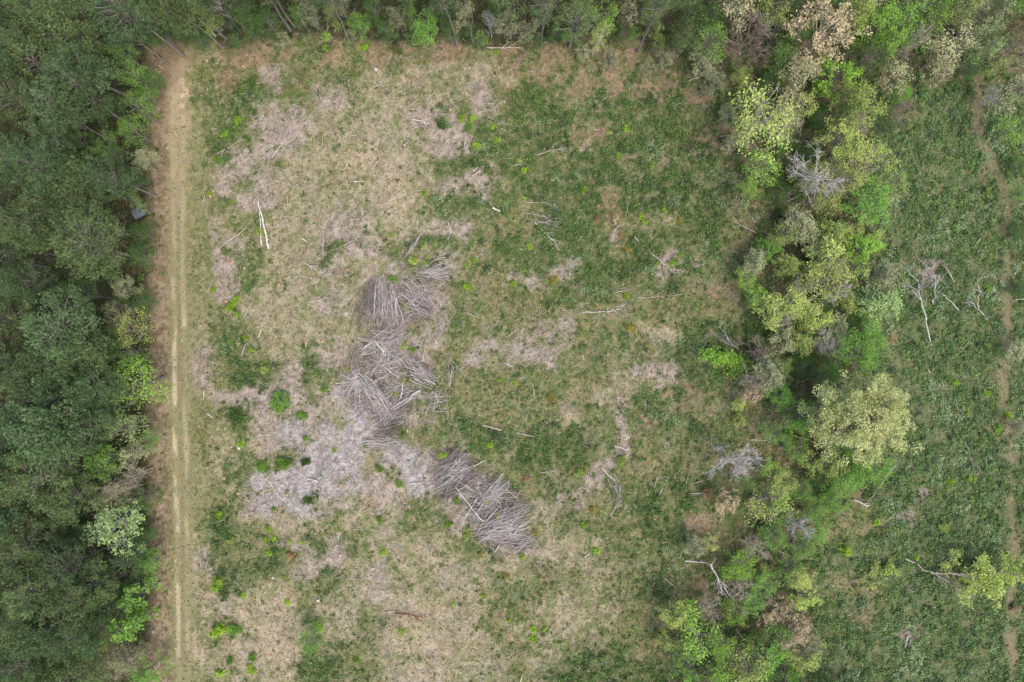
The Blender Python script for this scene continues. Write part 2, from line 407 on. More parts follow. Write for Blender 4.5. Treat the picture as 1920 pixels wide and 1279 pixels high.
# ---------------------------------------------------------------- trees
def tree_meshes(key, seed, H=1.0, R=1.0, base=.35, n_limb=34, puff=70, leaf=.34, puff_r=.25, sub=4, twig=0, up=.45, trunk_r=.16,
                lump=.3, flat=1.0, lean=.0, asp=.5, steep=.5, topmost=.97, twig_r=.022, leaf_frac=1.0, keepf=.54):
    """returns (wood mesh, crown mesh) for a tree H metres tall with crown radius R"""
    rng = np.random.default_rng(seed)
    wood = Acc()
    K = 9
    tz = np.linspace(0, H * topmost, K)
    off = np.cumsum(rng.normal(size=(K, 2)) * .018 * H, 0) * np.linspace(0, 1, K)[:, None]
    tp = np.c_[off[:, 0] + lean * tz, off[:, 1], tz]
    tr = trunk_r * (1 - np.linspace(0, 1, K) * .86); tr[0] *= 1.5
    wood.add(tubes(tp[None], tr[None], 7))
    zc, az = H * (1 + base) / 2, H * (1 - base) / 2
    d = unit(rng.normal(size=(n_limb, 3)) + np.array([0, 0, up]))
    lum = 1 - lump + lump * 2 * vnoise(d[:, 0] * 1.7 + 9, d[:, 1] * 1.7 + d[:, 2], .9, seed)
    rad = (rng.uniform(.45, 1, n_limb) ** .5) * np.minimum(lum, 1.15)
    axis = lambda z: np.c_[np.interp(z, tz, tp[:, 0]), np.interp(z, tz, tp[:, 1])]
    tip = np.c_[d[:, :2] * R * rad[:, None], zc + d[:, 2] * az * rad * flat]
    tip[:, :2] += axis(tip[:, 2]) * .8
    hd = np.linalg.norm(tip[:, :2], axis=1)
    z0 = np.clip(tip[:, 2] - hd * steep - .06 * H, base * H * .6, H * .93)
    st = np.c_[axis(z0), z0]
    mid = st * .45 + tip * .55 + np.c_[np.zeros((n_limb, 2)), hd * .06] + rng.normal(size=(n_limb, 3)) * .07 * R
    lp = bez(st, mid, tip, 5)
    r0 = trunk_r * .42 * (.6 + .6 * hd / max(R, .1))
    wood.add(tubes(lp, r0[:, None] * np.linspace(1, .22, 5)[None], 4))
    ends = [tip]
    s_tip = None
    if sub:
        ii = np.repeat(np.arange(n_limb), sub)
        tt = rng.uniform(.35, .95, len(ii))
        a, b, c = st[ii], mid[ii], tip[ii]
        q = a * ((1 - tt) ** 2)[:, None] + 2 * b * (tt * (1 - tt))[:, None] + c * (tt ** 2)[:, None]
        dirn = unit(unit(c - a) * .8 + rng.normal(size=(len(ii), 3)) * .65 + np.array([0, 0, .25]))
        ln = R * rng.uniform(.22, .48, len(ii))
        e = q + dirn * ln[:, None]
        mm = (q + e) / 2 + rng.normal(size=e.shape) * .03 * R
        wood.add(tubes(bez(q, mm, e, 4), (r0[ii] * .38)[:, None].clip(.018) * np.linspace(1, .4, 4)[None], 3))
        ends.append(e); s_tip = e
        if twig:
            jj = np.repeat(np.arange(len(e)), twig)
            t2 = rng.uniform(.25, 1, len(jj))
            q2 = q[jj] * (1 - t2)[:, None] + e[jj] * t2[:, None]
            d2 = unit(unit(e - q)[jj] * .9 + rng.normal(size=q2.shape) * .55 + np.array([0, 0, .2]))
            e2 = q2 + d2 * (R * rng.uniform(.12, .3, len(jj)))[:, None]
            wood.add(tubes(np.stack([q2, (q2 + e2) / 2 + rng.normal(size=q2.shape) * .015 * R, e2], 1),
                           np.full((len(jj), 3), twig_r) * np.array([1, .8, .5])[None], 3))
            if leaf_frac < 1: ends.append(e2)
    V, F = wood.get()
    wm = quads_mesh(key + '_wood', V, F, None, smooth=True)
    wm.materials.append(None)
    cm = None
    if puff:
        E = np.concatenate(ends)
        if leaf_frac < 1:
            E = E[rng.random(len(E)) < leaf_frac]
        if sub and leaf_frac >= 1:
            keep = rng.random(len(E)) < keepf
            E = E[keep]
        pr = puff_r * R * rng.uniform(.6, 1.3, len(E))
        npf = np.maximum((puff * (pr / (puff_r * R)) ** 2), 3).astype(int)
        ii = np.repeat(np.arange(len(E)), npf)
        g = rng.normal(size=(len(ii), 3)); g = unit(g) * (rng.random(len(ii)) ** .4)[:, None]
        C = E[ii] + g * pr[ii][:, None] * np.array([1, 1, .62])
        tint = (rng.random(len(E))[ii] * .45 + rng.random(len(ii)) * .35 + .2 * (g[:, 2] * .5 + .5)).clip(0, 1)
        V, F = leaves(C, leaf, rng, asp, .5)
        cm = quads_mesh(key + '_crown', V, F, None, tint=tint)
        cm.materials.append(None)
    return wm, cm


LEAF = {
    'pine': ((62, 84, 52), (108, 128, 84)), 'olive': ((72, 92, 54), (122, 136, 86)), 'dark': ((60, 90, 46), (102, 132, 68)),
    'green': ((92, 136, 56), (138, 174, 84)), 'lime': ((112, 154, 54), (162, 196, 90)), 'yellow': ((142, 160, 72), (192, 202, 120)),
    'cream': ((162, 160, 108), (214, 208, 162)), 'pale': ((128, 158, 92), (176, 200, 130)), 'tan': ((166, 148, 112), (206, 188, 150)),
    'dull': ((128, 136, 92), (178, 180, 138)), 'rust': ((156, 124, 88), (188, 152, 112)), 'gold': ((146, 136, 64), (176, 164, 84)),
    'oak': ((160, 166, 102), (208, 211, 148)), 'moss': ((128, 146, 70), (174, 188, 106)),
}
MLEAF = {k: mat_leaf(k + '_leaves', *v) for k, v in LEAF.items()}
LEAF_K = 1.25
MBUSH = {k: mat_leaf(k + '_bush_leaves', *v, trans=.35) for k, v in dict(LEAF, lime=((128, 166, 50), (176, 206, 84)), green=((96, 136, 54), (136, 168, 76)), dark=((66, 94, 50), (100, 124, 66))).items()}
MBARK = {'bark': mat_wood('grey_bark', (158, 148, 140), (116, 106, 98)), 'pale': mat_wood('pale_bark', (206, 194, 170), (160, 148, 128)),
         'brown': mat_wood('brown_bark', (112, 96, 80), (80, 68, 58)), 'twig': mat_wood('pinkish_twig', (176, 156, 142), (136, 118, 106)),
         'white': mat_wood('bleached_wood', (226, 220, 210), (178, 168, 156)), 'purple': mat_wood('purple_grey_twig', (150, 132, 130), (110, 96, 94))}
MWOOD = mat_wood('weathered_wood', (208, 194, 178), (164, 150, 134))
MWOODW = mat_wood('bleached_log', (232, 226, 214), (186, 176, 160))
MWOODG = mat_wood('grey_log', (176, 168, 148), (132, 124, 106))
MWOODR = mat_wood('red_brown_bark', (150, 92, 66), (104, 64, 48))
MBRUSH = mat_wood('brush_sticks', (222, 210, 204), (168, 154, 146), 1.2)
MBRUSHD = mat_wood('brush_twigs', (196, 180, 174), (140, 126, 120), 1.2)

FORMS = {}
def form(key, n, **kw):
    FORMS[key] = ([tree_meshes(f'{key}{i}', 100 * len(FORMS) + 7 * i + 3, **kw) for i in range(n)], kw['H'], kw['R'])

form('pine', 5, H=20, R=4.2, base=.5, n_limb=56, puff=36, leaf=.36, puff_r=.19, sub=3, trunk_r=.22, asp=.36, steep=.35, lump=.35, keepf=.85)
form('tallpine', 4, H=20, R=3.4, base=.68, n_limb=34, puff=30, leaf=.36, puff_r=.22, sub=3, trunk_r=.24, asp=.36, steep=.35, lump=.35)
form('full', 4, H=12, R=3.6, base=.3, n_limb=42, puff=34, leaf=.29, puff_r=.25, sub=3, trunk_r=.15, lump=.3)
form('open', 4, H=12, R=3.4, base=.35, n_limb=24, puff=26, leaf=.27, puff_r=.27, sub=4, twig=2, trunk_r=.15, lump=.45, steep=.8)
form('bare', 4, H=12, R=3.6, base=.3, n_limb=20, puff=0, sub=6, twig=6, trunk_r=.15, lump=.3, steep=.9, twig_r=.026)
form('bud', 3, H=13, R=3.8, base=.32, n_limb=24, puff=9, leaf=.3, puff_r=.13, sub=5, twig=4, trunk_r=.17, steep=.85, leaf_frac=.5)
form('wispy', 3, H=9, R=2.6, base=.25, n_limb=26, puff=5, leaf=.24, puff_r=.14, sub=6, twig=5, trunk_r=.08, steep=1.6, leaf_frac=.75, twig_r=.02)
form('round', 2, H=7, R=2.5, base=.12, n_limb=60, puff=30, leaf=.26, puff_r=.19, sub=2, trunk_r=.1, lump=.12)
form('oak', 1, H=15, R=7.4, base=.25, n_limb=134, puff=76, leaf=.28, puff_r=.13, sub=4, twig=1, trunk_r=.36, lump=.2, up=.9, keepf=.62, flat=.9, steep=.5)
form('column', 2, H=11, R=1.5, base=.1, n_limb=50, puff=14, leaf=.3, puff_r=.3, sub=2, trunk_r=.1, steep=.3)

THINGS = []      # (object, look, px, py, zone, noun) waiting for their labels


def tree(px, py, r, leafk, formk, H, look=None, bark='bark', name=None, zone=None, hc=None, group=None, squash=1.0, label=None, tilt=None):
    """a tree whose crown shows at (px, py) with radius r pixels"""
    ms, fh, fr = FORMS[formk]
    i = RNG.integers(len(ms))
    wm, cm = ms[i]
    hc = H * .72 if hc is None else hc
    sc = 1 - hc / CAM_H
    x, y = at(px, py, hc)
    R = r * MPP * sc
    nm = name or {'pine': 'pine_tree', 'bare': 'bare_tree', 'oak': 'oak_tree'}.get(formk, 'leafy_tree')
    e = bpy.data.objects.new(nm, None); COL.objects.link(e)
    e.location = (x, y, -.05); e.empty_display_size = .5
    e.rotation_euler = (0, 0, RNG.uniform(0, 6.28)) if tilt is None else tilt
    e.scale = (R / fr, R / fr, H / fh)
    link('trunk', wm, e, mat=MBARK[bark])
    if cm is not None: link('crown', cm, e, mat=MLEAF[leafk])
    tag(e, label, 'tree', group)
    if zone is None: zone = 'forest' if px < 330 else 'clearing' if px < 1280 else 'belt'
    if label is None:
        THINGS.append((e, look or {'pine': 'dark olive pine', 'olive': 'bright olive pine', 'dark': 'dark green low tree', 'green': 'fresh green tree',
                                   'lime': 'lime green tree', 'yellow': 'yellow-green tree', 'cream': 'cream blossomed tree', 'pale': 'pale green tree',
                                   'tan': 'tan budding tree', 'dull': 'dull grey-green thin tree', 'oak': 'pale yellow oak', 'moss': 'olive-yellow tree',
                                   'rust': 'rust brown small tree', 'gold': 'golden small tree'}[leafk], px, py, zone))
    return e


# ---- left forest: crowns as seen (x, y, radius, leaf, form, height)
LEFT = [
    (20, 22, 36, 'pine', 'pine', 19), (85, 22, 30, 'dark', 'full', 13), (146, 44, 50, 'olive', 'pine', 21), (80, 62, 34, 'pine', 'pine', 19),
    (202, 62, 34, 'olive', 'pine', 18), (28, 88, 40, 'olive', 'pine', 20), (70, 98, 34, 'pine', 'pine', 19), (255, 28, 46, 'pine', 'pine', 20),
    (312, 12, 36, 'olive', 'pine', 19), (72, 130, 42, 'olive', 'pine', 20), (160, 132, 52, 'pine', 'pine', 20), (22, 150, 36, 'pine', 'pine', 19),
    (48, 186, 38, 'olive', 'pine', 20), (158, 186, 48, 'pine', 'pine', 20), (228, 96, 26, 'lime', 'open', 9), (252, 142, 28, 'green', 'open', 9),
    (112, 216, 36, 'pine', 'pine', 20), (262, 208, 30, 'lime', 'open', 9), (8, 222, 34, 'pine', 'pine', 19), (285, 150, 22, 'dark', 'full', 6),
    (30, 318, 40, 'pine', 'pine', 20), (80, 330, 46, 'pine', 'pine', 20), (150, 342, 48, 'olive', 'pine', 20), (212, 335, 36, 'pine', 'pine', 18),
    (195, 375, 32, 'pine', 'pine', 17), (45, 412, 44, 'olive', 'pine', 21), (118, 392, 36, 'pine', 'pine', 18), (165, 462, 56, 'olive', 'pine', 22),
    (90, 452, 30, 'pine', 'pine', 18), (18, 462, 38, 'pine', 'pine', 20), (205, 268, 30, 'green', 'open', 10), (248, 246, 28, 'lime', 'open', 9),
    (98, 262, 36, 'pine', 'pine', 20), (55, 258, 34, 'olive', 'pine', 20), (150, 270, 26, 'dark', 'full', 12), (150, 500, 34, 'olive', 'pine', 19),
    (98, 502, 32, 'olive', 'pine', 19), (30, 505, 34, 'pine', 'pine', 19), (58, 544, 36, 'pine', 'pine', 19), (18, 590, 46, 'olive', 'pine', 20),
    (92, 572, 30, 'pine', 'pine', 19), (112, 618, 58, 'pine', 'pine', 21), (145, 552, 30, 'dark', 'full', 13), (95, 674, 46, 'pine', 'pine', 20),
    (162, 660, 40, 'olive', 'pine', 19), (55, 706, 40, 'olive', 'pine', 20), (132, 706, 38, 'pine', 'pine', 19), (236, 546, 24, 'dull', 'full', 6),
    (268, 566, 22, 'dark', 'full', 5), (218, 592, 28, 'dull', 'bud', 9), (250, 616, 34, 'yellow', 'open', 9), (225, 575, 22, 'dark', 'full', 7),
    (240, 655, 30, 'green', 'open', 9), (18, 680, 36, 'pine', 'pine', 19), (258, 712, 50, 'lime', 'open', 11), (100, 738, 50, 'pine', 'pine', 20),
    (60, 792, 40, 'pine', 'pine', 19), (98, 812, 62, 'pine', 'pine', 22), (162, 800, 44, 'pine', 'pine', 18), (240, 806, 34, 'pale', 'open', 9),
    (285, 822, 20, 'green', 'open', 6), (248, 850, 28, 'dull', 'bud', 8), (198, 862, 34, 'green', 'full', 10), (18, 830, 36, 'pine', 'pine', 19),
    (86, 900, 52, 'olive', 'pine', 20), (50, 858, 36, 'pine', 'pine', 19), (212, 922, 36, 'dull', 'bud', 9), (142, 928, 38, 'olive', 'pine', 18),
    (30, 905, 38, 'pine', 'pine', 19), (40, 962, 40, 'pine', 'pine', 19), (270, 932, 28, 'dark', 'full', 7), (55, 1004, 42, 'olive', 'pine', 19),
    (108, 1016, 36, 'pine', 'pine', 18), (18, 1072, 38, 'pine', 'pine', 19), (62, 1104, 40, 'olive', 'pine', 19), (130, 1062, 38, 'pine', 'pine', 18),
    (175, 1084, 36, 'olive', 'pine', 17), (232, 1060, 36, 'pine', 'full', 11), (282, 1056, 24, 'green', 'full', 7), (78, 1112, 20, 'green', 'full', 15),
    (140, 1132, 40, 'olive', 'pine', 18), (192, 1132, 34, 'pine', 'full', 14), (90, 1172, 42, 'pine', 'pine', 19), (28, 1180, 42, 'olive', 'pine', 19),
    (150, 1200, 42, 'pine', 'pine', 18), (202, 1172, 32, 'olive', 'full', 13), (186, 1208, 26, 'moss', 'full', 12), (60, 1232, 42, 'pine', 'pine', 19),
    (112, 1244, 42, 'olive', 'pine', 18), (44, 1264, 28, 'lime', 'full', 16), (162, 1262, 42, 'olive', 'pine', 17), (284, 1252, 28, 'green', 'full', 7),
    (236, 1236, 32, 'dull', 'full', 9), (200, 1020, 30, 'pine', 'pine', 16), (265, 1010, 24, 'dark', 'full', 6), (190, 545, 30, 'pine', 'pine', 15),
    (200, 430, 30, 'pine', 'full', 12), (245, 340, 26, 'dark', 'full', 8), (270, 300, 24, 'dull', 'full', 5), (265, 440, 24, 'dark', 'full', 6),
    (259, 382, 16, 'pale', 'open', 6), (265, 480, 24, 'dark', 'full', 7), (180, 230, 34, 'pine', 'pine', 18), (130, 300, 34, 'pine', 'pine', 18),
    (190, 730, 36, 'pine', 'pine', 17), (180, 960, 30, 'pine', 'pine', 15), (215, 300, 24, 'dark', 'full', 8), (200, 635, 28, 'dark', 'full', 11),
    (190, 770, 30, 'dark', 'full', 10), (150, 870, 32, 'pine', 'pine', 16), (240, 1110, 22, 'dark', 'full', 8), (270, 180, 22, 'lime', 'open', 6),
    (205, 155, 34, 'pine', 'pine', 17), (240, 60, 30, 'pine', 'pine', 16), (300, 62, 26, 'dark', 'full', 7), (345, 55, 26, 'dark', 'full', 7),
    (350, 22, 32, 'olive', 'pine', 18), (375, 72, 20, 'dark', 'full', 5),
]
for a in LEFT:
    if a[4] == 'pine' and a[2] <= 34 and a[0] < 215: continue
    a = list(a)
    if a[3] == 'lime' and not 560 < a[1] < 900: a[3] = 'green'
    if a[4] == 'pine': a[2] *= 1.1; a[5] *= RNG.uniform(.88, 1.1)
    tree(*a)
tree(212, 990, 56, 'pale', 'bud', 11, look='whitish twiggy tree', bark='white')
tree(255, 1122, 26, 'green', 'column', 10, look='slim lime green tree')
tree(246, 1180, 28, 'green', 'column', 11, look='slim leaning bright tree')
tree(255, 888, 26, 'dull', 'bare', 7, look='grey bare tree', bark='pale')
tree(220, 1250, 34, 'dull', 'bare', 9, look='grey bare tree', bark='pale')
tree(225, 925, 30, 'dull', 'bare', 10, look='grey bare tree', bark='pale')
tree(70, 20, 30, 'olive', 'pine', 20)

# ---- woods along the top: trunks stand in view, crowns lean out of it
TOP = [(421, 71, 20, 'bark'), (403, 67, 14, 'pale'), (478, 71, 15, 'bark'), (544, 56, 19, 'bark'), (552, 50, 16, 'bark'), (597, 54, 19, 'bark'), (654, 77, 20, 'bark'),
       (781, 64, 20, 'bark'), (857, 84, 21, 'bark'), (957, 70, 18, 'bark'), (1014, 84, 20, 'bark'), (1068, 88, 15, 'bark'), (1195, 97, 21, 'bark'),
       (440, 40, 19, 'brown'), (510, 30, 20, 'brown'), (620, 34, 19, 'brown'), (700, 30, 20, 'brown'), (735, 48, 17, 'brown'), (830, 42, 20, 'brown'),
       (892, 40, 19, 'brown'), (990, 30, 20, 'brown'), (1100, 45, 18, 'brown'), (1150, 50, 18, 'brown'), (1240, 60, 17, 'brown')]
for k, (bx, by, H, bk) in enumerate(TOP):
    hc = H * .84
    q = CAM_H / (CAM_H - hc)
    tree(CX + (bx - CX) * q, CY + (by - CY) * q, 30 + (k * 7) % 13, ('pine', 'olive')[k % 2], 'tallpine', H, zone='top', hc=H * .84, name='pine_tree', bark=bk,
         look='tall pine with bare lower trunk' if bk == 'bark' else 'pine standing further back' if bk == 'brown' else 'thin pale-stemmed pine')
TOPLOW = [(505, 45, 34, 'dark', 'full', 8), (460, 20, 34, 'dark', 'full', 11), (395, 40, 26, 'moss', 'full', 9), (560, 30, 28, 'green', 'open', 8), (580, 22, 24, 'dull', 'bud', 10),
          (475, 62, 20, 'dark', 'full', 4), (530, 74, 18, 'dull', 'bud', 4), (625, 30, 26, 'moss', 'open', 9), (640, 12, 26, 'dull', 'open', 11), (675, 48, 28, 'green', 'full', 7),
          (700, 20, 26, 'dark', 'full', 9), (722, 58, 24, 'dark', 'full', 6), (745, 35, 26, 'dull', 'bud', 8), (800, 46, 36, 'green', 'full', 9), (768, 66, 18, 'green', 'open', 4),
          (842, 60, 22, 'dark', 'full', 6), (820, 15, 26, 'dark', 'full', 10), (905, 76, 20, 'green', 'open', 5), (870, 25, 28, 'dull', 'open', 11), (945, 40, 28, 'dull', 'bud', 8),
          (935, 12, 26, 'dark', 'full', 10), (985, 60, 26, 'dull', 'bud', 5), (1020, 20, 30, 'dull', 'open', 12), (1040, 60, 22, 'dark', 'full', 6), (1064, 66, 16, 'lime', 'open', 6),
          (1090, 26, 36, 'lime', 'open', 11), (1128, 30, 34, 'lime', 'open', 11), (1180, 28, 26, 'cream', 'open', 11), (1168, 62, 20, 'dark', 'full', 6), (1225, 25, 34, 'moss', 'full', 13),
          (1236, 74, 18, 'lime', 'open', 5), (1275, 66, 24, 'olive', 'full', 8), (1250, 110, 22, 'dull', 'bud', 4), (1215, 125, 18, 'dull', 'full', 3), (1095, 98, 20, 'dull', 'bud', 3),
          (1145, 108, 22, 'dull', 'bud', 3), (1295, 20, 30, 'dark', 'full', 12), (610, 68, 12, 'lime', 'full', 2), (655, 66, 14, 'dull', 'full', 4), (445, 78, 18, 'dark', 'full', 4),
          (880, 58, 16, 'dark', 'full', 5), (1190, 70, 18, 'green', 'full', 5), (760, 14, 26, 'green', 'full', 10), (410, 12, 28, 'pine', 'full', 13), (1010, 78, 16, 'dark', 'full', 4)]
for a in TOPLOW: tree(a[0], a[1], a[2] * .78, *a[3:], zone='top')
tree(838 + 82, 40, 18, 'dull', 'bare', 8, zone='top', look='slender white bare tree', bark='white')
tree(1125, 62, 22, 'yellow', 'bud', 9, zone='top', look='white-stemmed spring tree', bark='white')

# ---- the wooded belt and the woods behind it
BELT = [
    (1500, 145, 44, 'cream', 'open', 13), (1576, 141, 40, 'lime', 'round', 10), (1622, 212, 40, 'moss', 'full', 13), (1565, 258, 36, 'yellow', 'full', 12),
    (1605, 285, 38, 'yellow', 'open', 13), (1655, 302, 32, 'moss', 'open', 11), (1676, 342, 26, 'moss', 'open', 10), (1430, 312, 32, 'lime', 'open', 9),
    (1405, 352, 24, 'lime', 'open', 7), (1625, 382, 44, 'green', 'full', 10), (1548, 372, 30, 'yellow', 'open', 9), (1468, 111, 34, 'green', 'open', 10),
    (1335, 68, 36, 'green', 'open', 11), (1285, 66, 26, 'olive', 'full', 10), (1663, 88, 28, 'lime', 'full', 13), (1650, 48, 42, 'lime', 'full', 14),
    (1702, 62, 42, 'green', 'open', 14), (1748, 40, 32, 'lime', 'open', 14), (1790, 84, 44, 'cream', 'open', 14), (1840, 74, 34, 'pale', 'open', 14),
    (1682, 140, 28, 'cream', 'open', 11), (1622, 110, 30, 'olive', 'full', 13), (1692, 176, 20, 'green', 'full', 7), (1762, 130, 24, 'cream', 'open', 11),
    (1815, 122, 26, 'dark', 'full', 9), (1872, 104, 34, 'moss', 'open', 13), (1850, 26, 36, 'dull', 'bud', 14), (1890, 22, 32, 'green', 'open', 14),
    (1905, 172, 30, 'cream', 'open', 12), (1905, 246, 30, 'lime', 'open', 9), (1914, 362, 18, 'lime', 'open', 7), (1380, 8, 46, 'cream', 'open', 14),
    (1448, 32, 32, 'moss', 'open', 13), (1640, -4, 36, 'cream', 'open', 15), (1742, 6, 30, 'green', 'full', 15), (1710, 10, 26, 'pale', 'open', 14),
    (1392, 142, 18, 'moss', 'full', 5), (1320, 120, 26, 'dull', 'bud', 6), (1395, 185, 26, 'dark', 'full', 5), (1340, 150, 24, 'dull', 'bud', 4), (1590, 190, 30, 'moss', 'bud', 11),
    (1440, 160, 24, 'dark', 'full', 6), (1330, 30, 26, 'dark', 'full', 11), (1420, 195, 22, 'green', 'open', 6), (1525, 290, 26, 'dark', 'full', 7), (1470, 365, 30, 'dark', 'full', 6),
    (1500, 60, 30, 'green', 'full', 11), (1600, 40, 34, 'moss', 'full', 14), (1520, 15, 32, 'olive', 'full', 14), (1580, 8, 30, 'green', 'full', 14), (1800, 20, 34, 'moss', 'open', 15),
    (1540, 225, 26, 'dark', 'full', 8), (1655, 245, 24, 'olive', 'full', 8), (1600, 335, 30, 'yellow', 'open', 10), (1510, 330, 26, 'moss', 'bud', 8), (1450, 270, 24, 'dark', 'full', 6),
    (1360, 215, 20, 'dull', 'full', 4), (1375, 265, 20, 'dull', 'bud', 4),
    (1613, 463, 31, 'lime', 'round', 8), (1436, 466, 23, 'green', 'round', 6), (1415, 490, 26, 'dull', 'wispy', 7), (1562, 440, 30, 'moss', 'wispy', 8), (1545, 482, 44, 'yellow', 'wispy', 9),
    (1592, 500, 32, 'moss', 'open', 9), (1655, 520, 36, 'dull', 'wispy', 9), (1552, 530, 46, 'yellow', 'open', 10), (1492, 562, 32, 'yellow', 'open', 9), (1652, 562, 42, 'pale', 'wispy', 9),
    (1446, 580, 36, 'yellow', 'wispy', 8), (1398, 525, 22, 'lime', 'open', 5), (1422, 556, 26, 'lime', 'open', 6), (1512, 584, 26, 'yellow', 'wispy', 7), (1590, 662, 50, 'green', 'full', 9),
    (1440, 700, 36, 'dull', 'wispy', 8), (1462, 740, 24, 'green', 'full', 6), (1502, 772, 36, 'green', 'full', 7), (1412, 742, 18, 'tan', 'bud', 6), (1385, 760, 12, 'yellow', 'round', 3),
    (1387, 788, 12, 'yellow', 'round', 3), (1450, 812, 24, 'green', 'open', 6), (1490, 842, 28, 'green', 'open', 6), (1570, 842, 26, 'green', 'full', 6), (1640, 872, 42, 'green', 'full', 9),
    (1545, 640, 24, 'dull', 'wispy', 7), (1500, 420, 34, 'dull', 'wispy', 7), (1480, 600, 24, 'dark', 'full', 5), (1420, 640, 22, 'dark', 'full', 4), (1500, 690, 26, 'dark', 'full', 5),
    (1450, 885, 24, 'lime', 'open', 6), (1432, 945, 44, 'yellow', 'open', 10), (1462, 962, 30, 'green', 'open', 8), (1560, 872, 32, 'moss', 'bud', 8), (1572, 940, 30, 'green', 'full', 6),
    (1530, 962, 28, 'green', 'full', 6), (1480, 1060, 28, 'green', 'open', 7), (1390, 1060, 34, 'lime', 'full', 6), (1335, 1015, 16, 'yellow', 'open', 4), (1308, 1025, 22, 'dull', 'wispy', 5),
    (1442, 1092, 26, 'green', 'open', 7), (1506, 1122, 28, 'yellow', 'round', 8), (1495, 1180, 38, 'tan', 'bud', 10), (1512, 1236, 34, 'moss', 'bud', 9), (1308, 1190, 46, 'lime', 'open', 10),
    (1352, 1212, 32, 'lime', 'open', 10), (1400, 1250, 40, 'yellow', 'open', 11), (1432, 1222, 40, 'green', 'full', 9), (1268, 1150, 30, 'yellow', 'wispy', 8), (1290, 1240, 34, 'green', 'open', 9),
    (1350, 1265, 32, 'lime', 'open', 9), (1470, 1265, 30, 'green', 'full', 8), (1540, 905, 26, 'dark', 'full', 6), (1500, 920, 24, 'green', 'open', 6), (1440, 1010, 24, 'dark', 'full', 5),
    (1500, 1030, 24, 'green', 'open', 6), (1590, 900, 30, 'green', 'full', 7), (1540, 570, 28, 'dark', 'full', 6), (1600, 590, 28, 'dark', 'full', 6), (1640, 640, 22, 'green', 'full', 5),
    (1480, 500, 26, 'moss', 'wispy', 6), (1590, 560, 26, 'moss', 'wispy', 7), (1475, 640, 26, 'dull', 'wispy', 6), (1250, 1205, 22, 'yellow', 'bud', 6), (1410, 1130, 26, 'green', 'open', 6),
    (1455, 1150, 26, 'tan', 'bud', 7), (1380, 950, 22, 'dark', 'full', 4), (1905, 430, 18, 'dark', 'full', 4), (1910, 660, 20, 'dull', 'bud', 4), (1915, 540, 18, 'dark', 'full', 4),
    (1905, 310, 20, 'dark', 'full', 5), (1912, 800, 18, 'dull', 'bud', 4), (1452, 1012, 28, 'green', 'open', 6), (1500, 1082, 28, 'yellow', 'open', 7), (1420, 1112, 28, 'green', 'open', 6), (1378, 1152, 26, 'lime', 'open', 6), (1462, 1202, 30, 'green', 'open', 8),
    (1530, 1002, 26, 'green', 'open', 6), (1395, 905, 22, 'green', 'open', 5), (1470, 905, 26, 'yellow', 'open', 6), (1500, 640, 30, 'moss', 'wispy', 6), (1535, 605, 30, 'yellow', 'wispy', 7), (1565, 615, 28, 'dull', 'wispy', 6), (1625, 610, 28, 'green', 'open', 6), (1470, 440, 26, 'moss', 'open', 6), (1520, 450, 28, 'dull', 'wispy', 6),
    (1640, 455, 24, 'moss', 'open', 6), (1550, 700, 26, 'green', 'open', 5), (1470, 690, 24, 'moss', 'open', 5), (1520, 860, 26, 'moss', 'open', 5), (1600, 440, 26, 'moss', 'bud', 6), (1470, 230, 26, 'green', 'open', 6), (1510, 200, 28, 'yellow', 'open', 8), (1560, 320, 28, 'yellow', 'open', 8),
]
for a in BELT:
    a = list(a)
    a[5] *= .5 if a[3] == 'dark' and a[1] > 180 else .85
    tree(*a)
tree(1435, 222, 66, 'yellow', 'open', 15, look='leaning cream-leaved tree', bark='pale', hc=13, label='tall cream-leaved tree with a bare grey trunk leaning from the clearing edge')
tree(1610, 770, 88, 'oak', 'oak', 15, label='huge broad pale yellow oak, widest crown of the wooded belt', name='oak_tree')
tree(1400, 68, 46, 'dull', 'bare', 12, look='pinkish bare tree', bark='twig')
tree(1542, 60, 58, 'tan', 'bud', 15, look='large tan budding tree', bark='pale')
tree(1505, 90, 30, 'dull', 'bare', 11, look='pinkish bare tree', bark='twig')
tree(1540, 325, 56, 'dull', 'bare', 9, look='white-limbed bare tree', bark='white')
tree(1600, 250, 30, 'dull', 'bare', 11, look='grey bare tree', bark='pale')
tree(1545, 640, 30, 'dull', 'bare', 7, look='white-limbed bare tree', bark='white')
tree(1560, 545, 28, 'dull', 'bare', 8, look='white-limbed bare tree', bark='white')
tree(1420, 655, 34, 'dull', 'bare', 5, look='brown bare sapling', bark='twig')
tree(1378, 870, 48, 'tan', 'bare', 9, look='whitish pink leafless thicket tree', bark='white')
tree(1365, 946, 24, 'tan', 'bud', 6, look='rust-brown budding tree', bark='twig')
tree(1328, 925, 10, 'rust', 'round', 2, look='orange-red little tree')
tree(1500, 985, 26, 'dull', 'bare', 8, look='white-limbed bare tree', bark='white')
tree(1420, 1025, 30, 'dull', 'bare', 6, look='grey bare tree', bark='pale')
tree(1700, 80, 30, 'dull', 'bare', 14, look='silver bare tree', bark='pale')
tree(1905, 90, 36, 'dull', 'bare', 13, look='grey bare tree', bark='twig')
tree(1690, 215, 26, 'dull', 'bare', 6, look='brown bare sapling', bark='twig')
tree(1865, 180, 20, 'dull', 'bare', 5, look='white-limbed bare tree', bark='white')
tree(580, 1200, 28, 'green', 'open', 5, look='feathery green sapling')
tree(525, 750, 18, 'green', 'round', 2, look='low green tree')

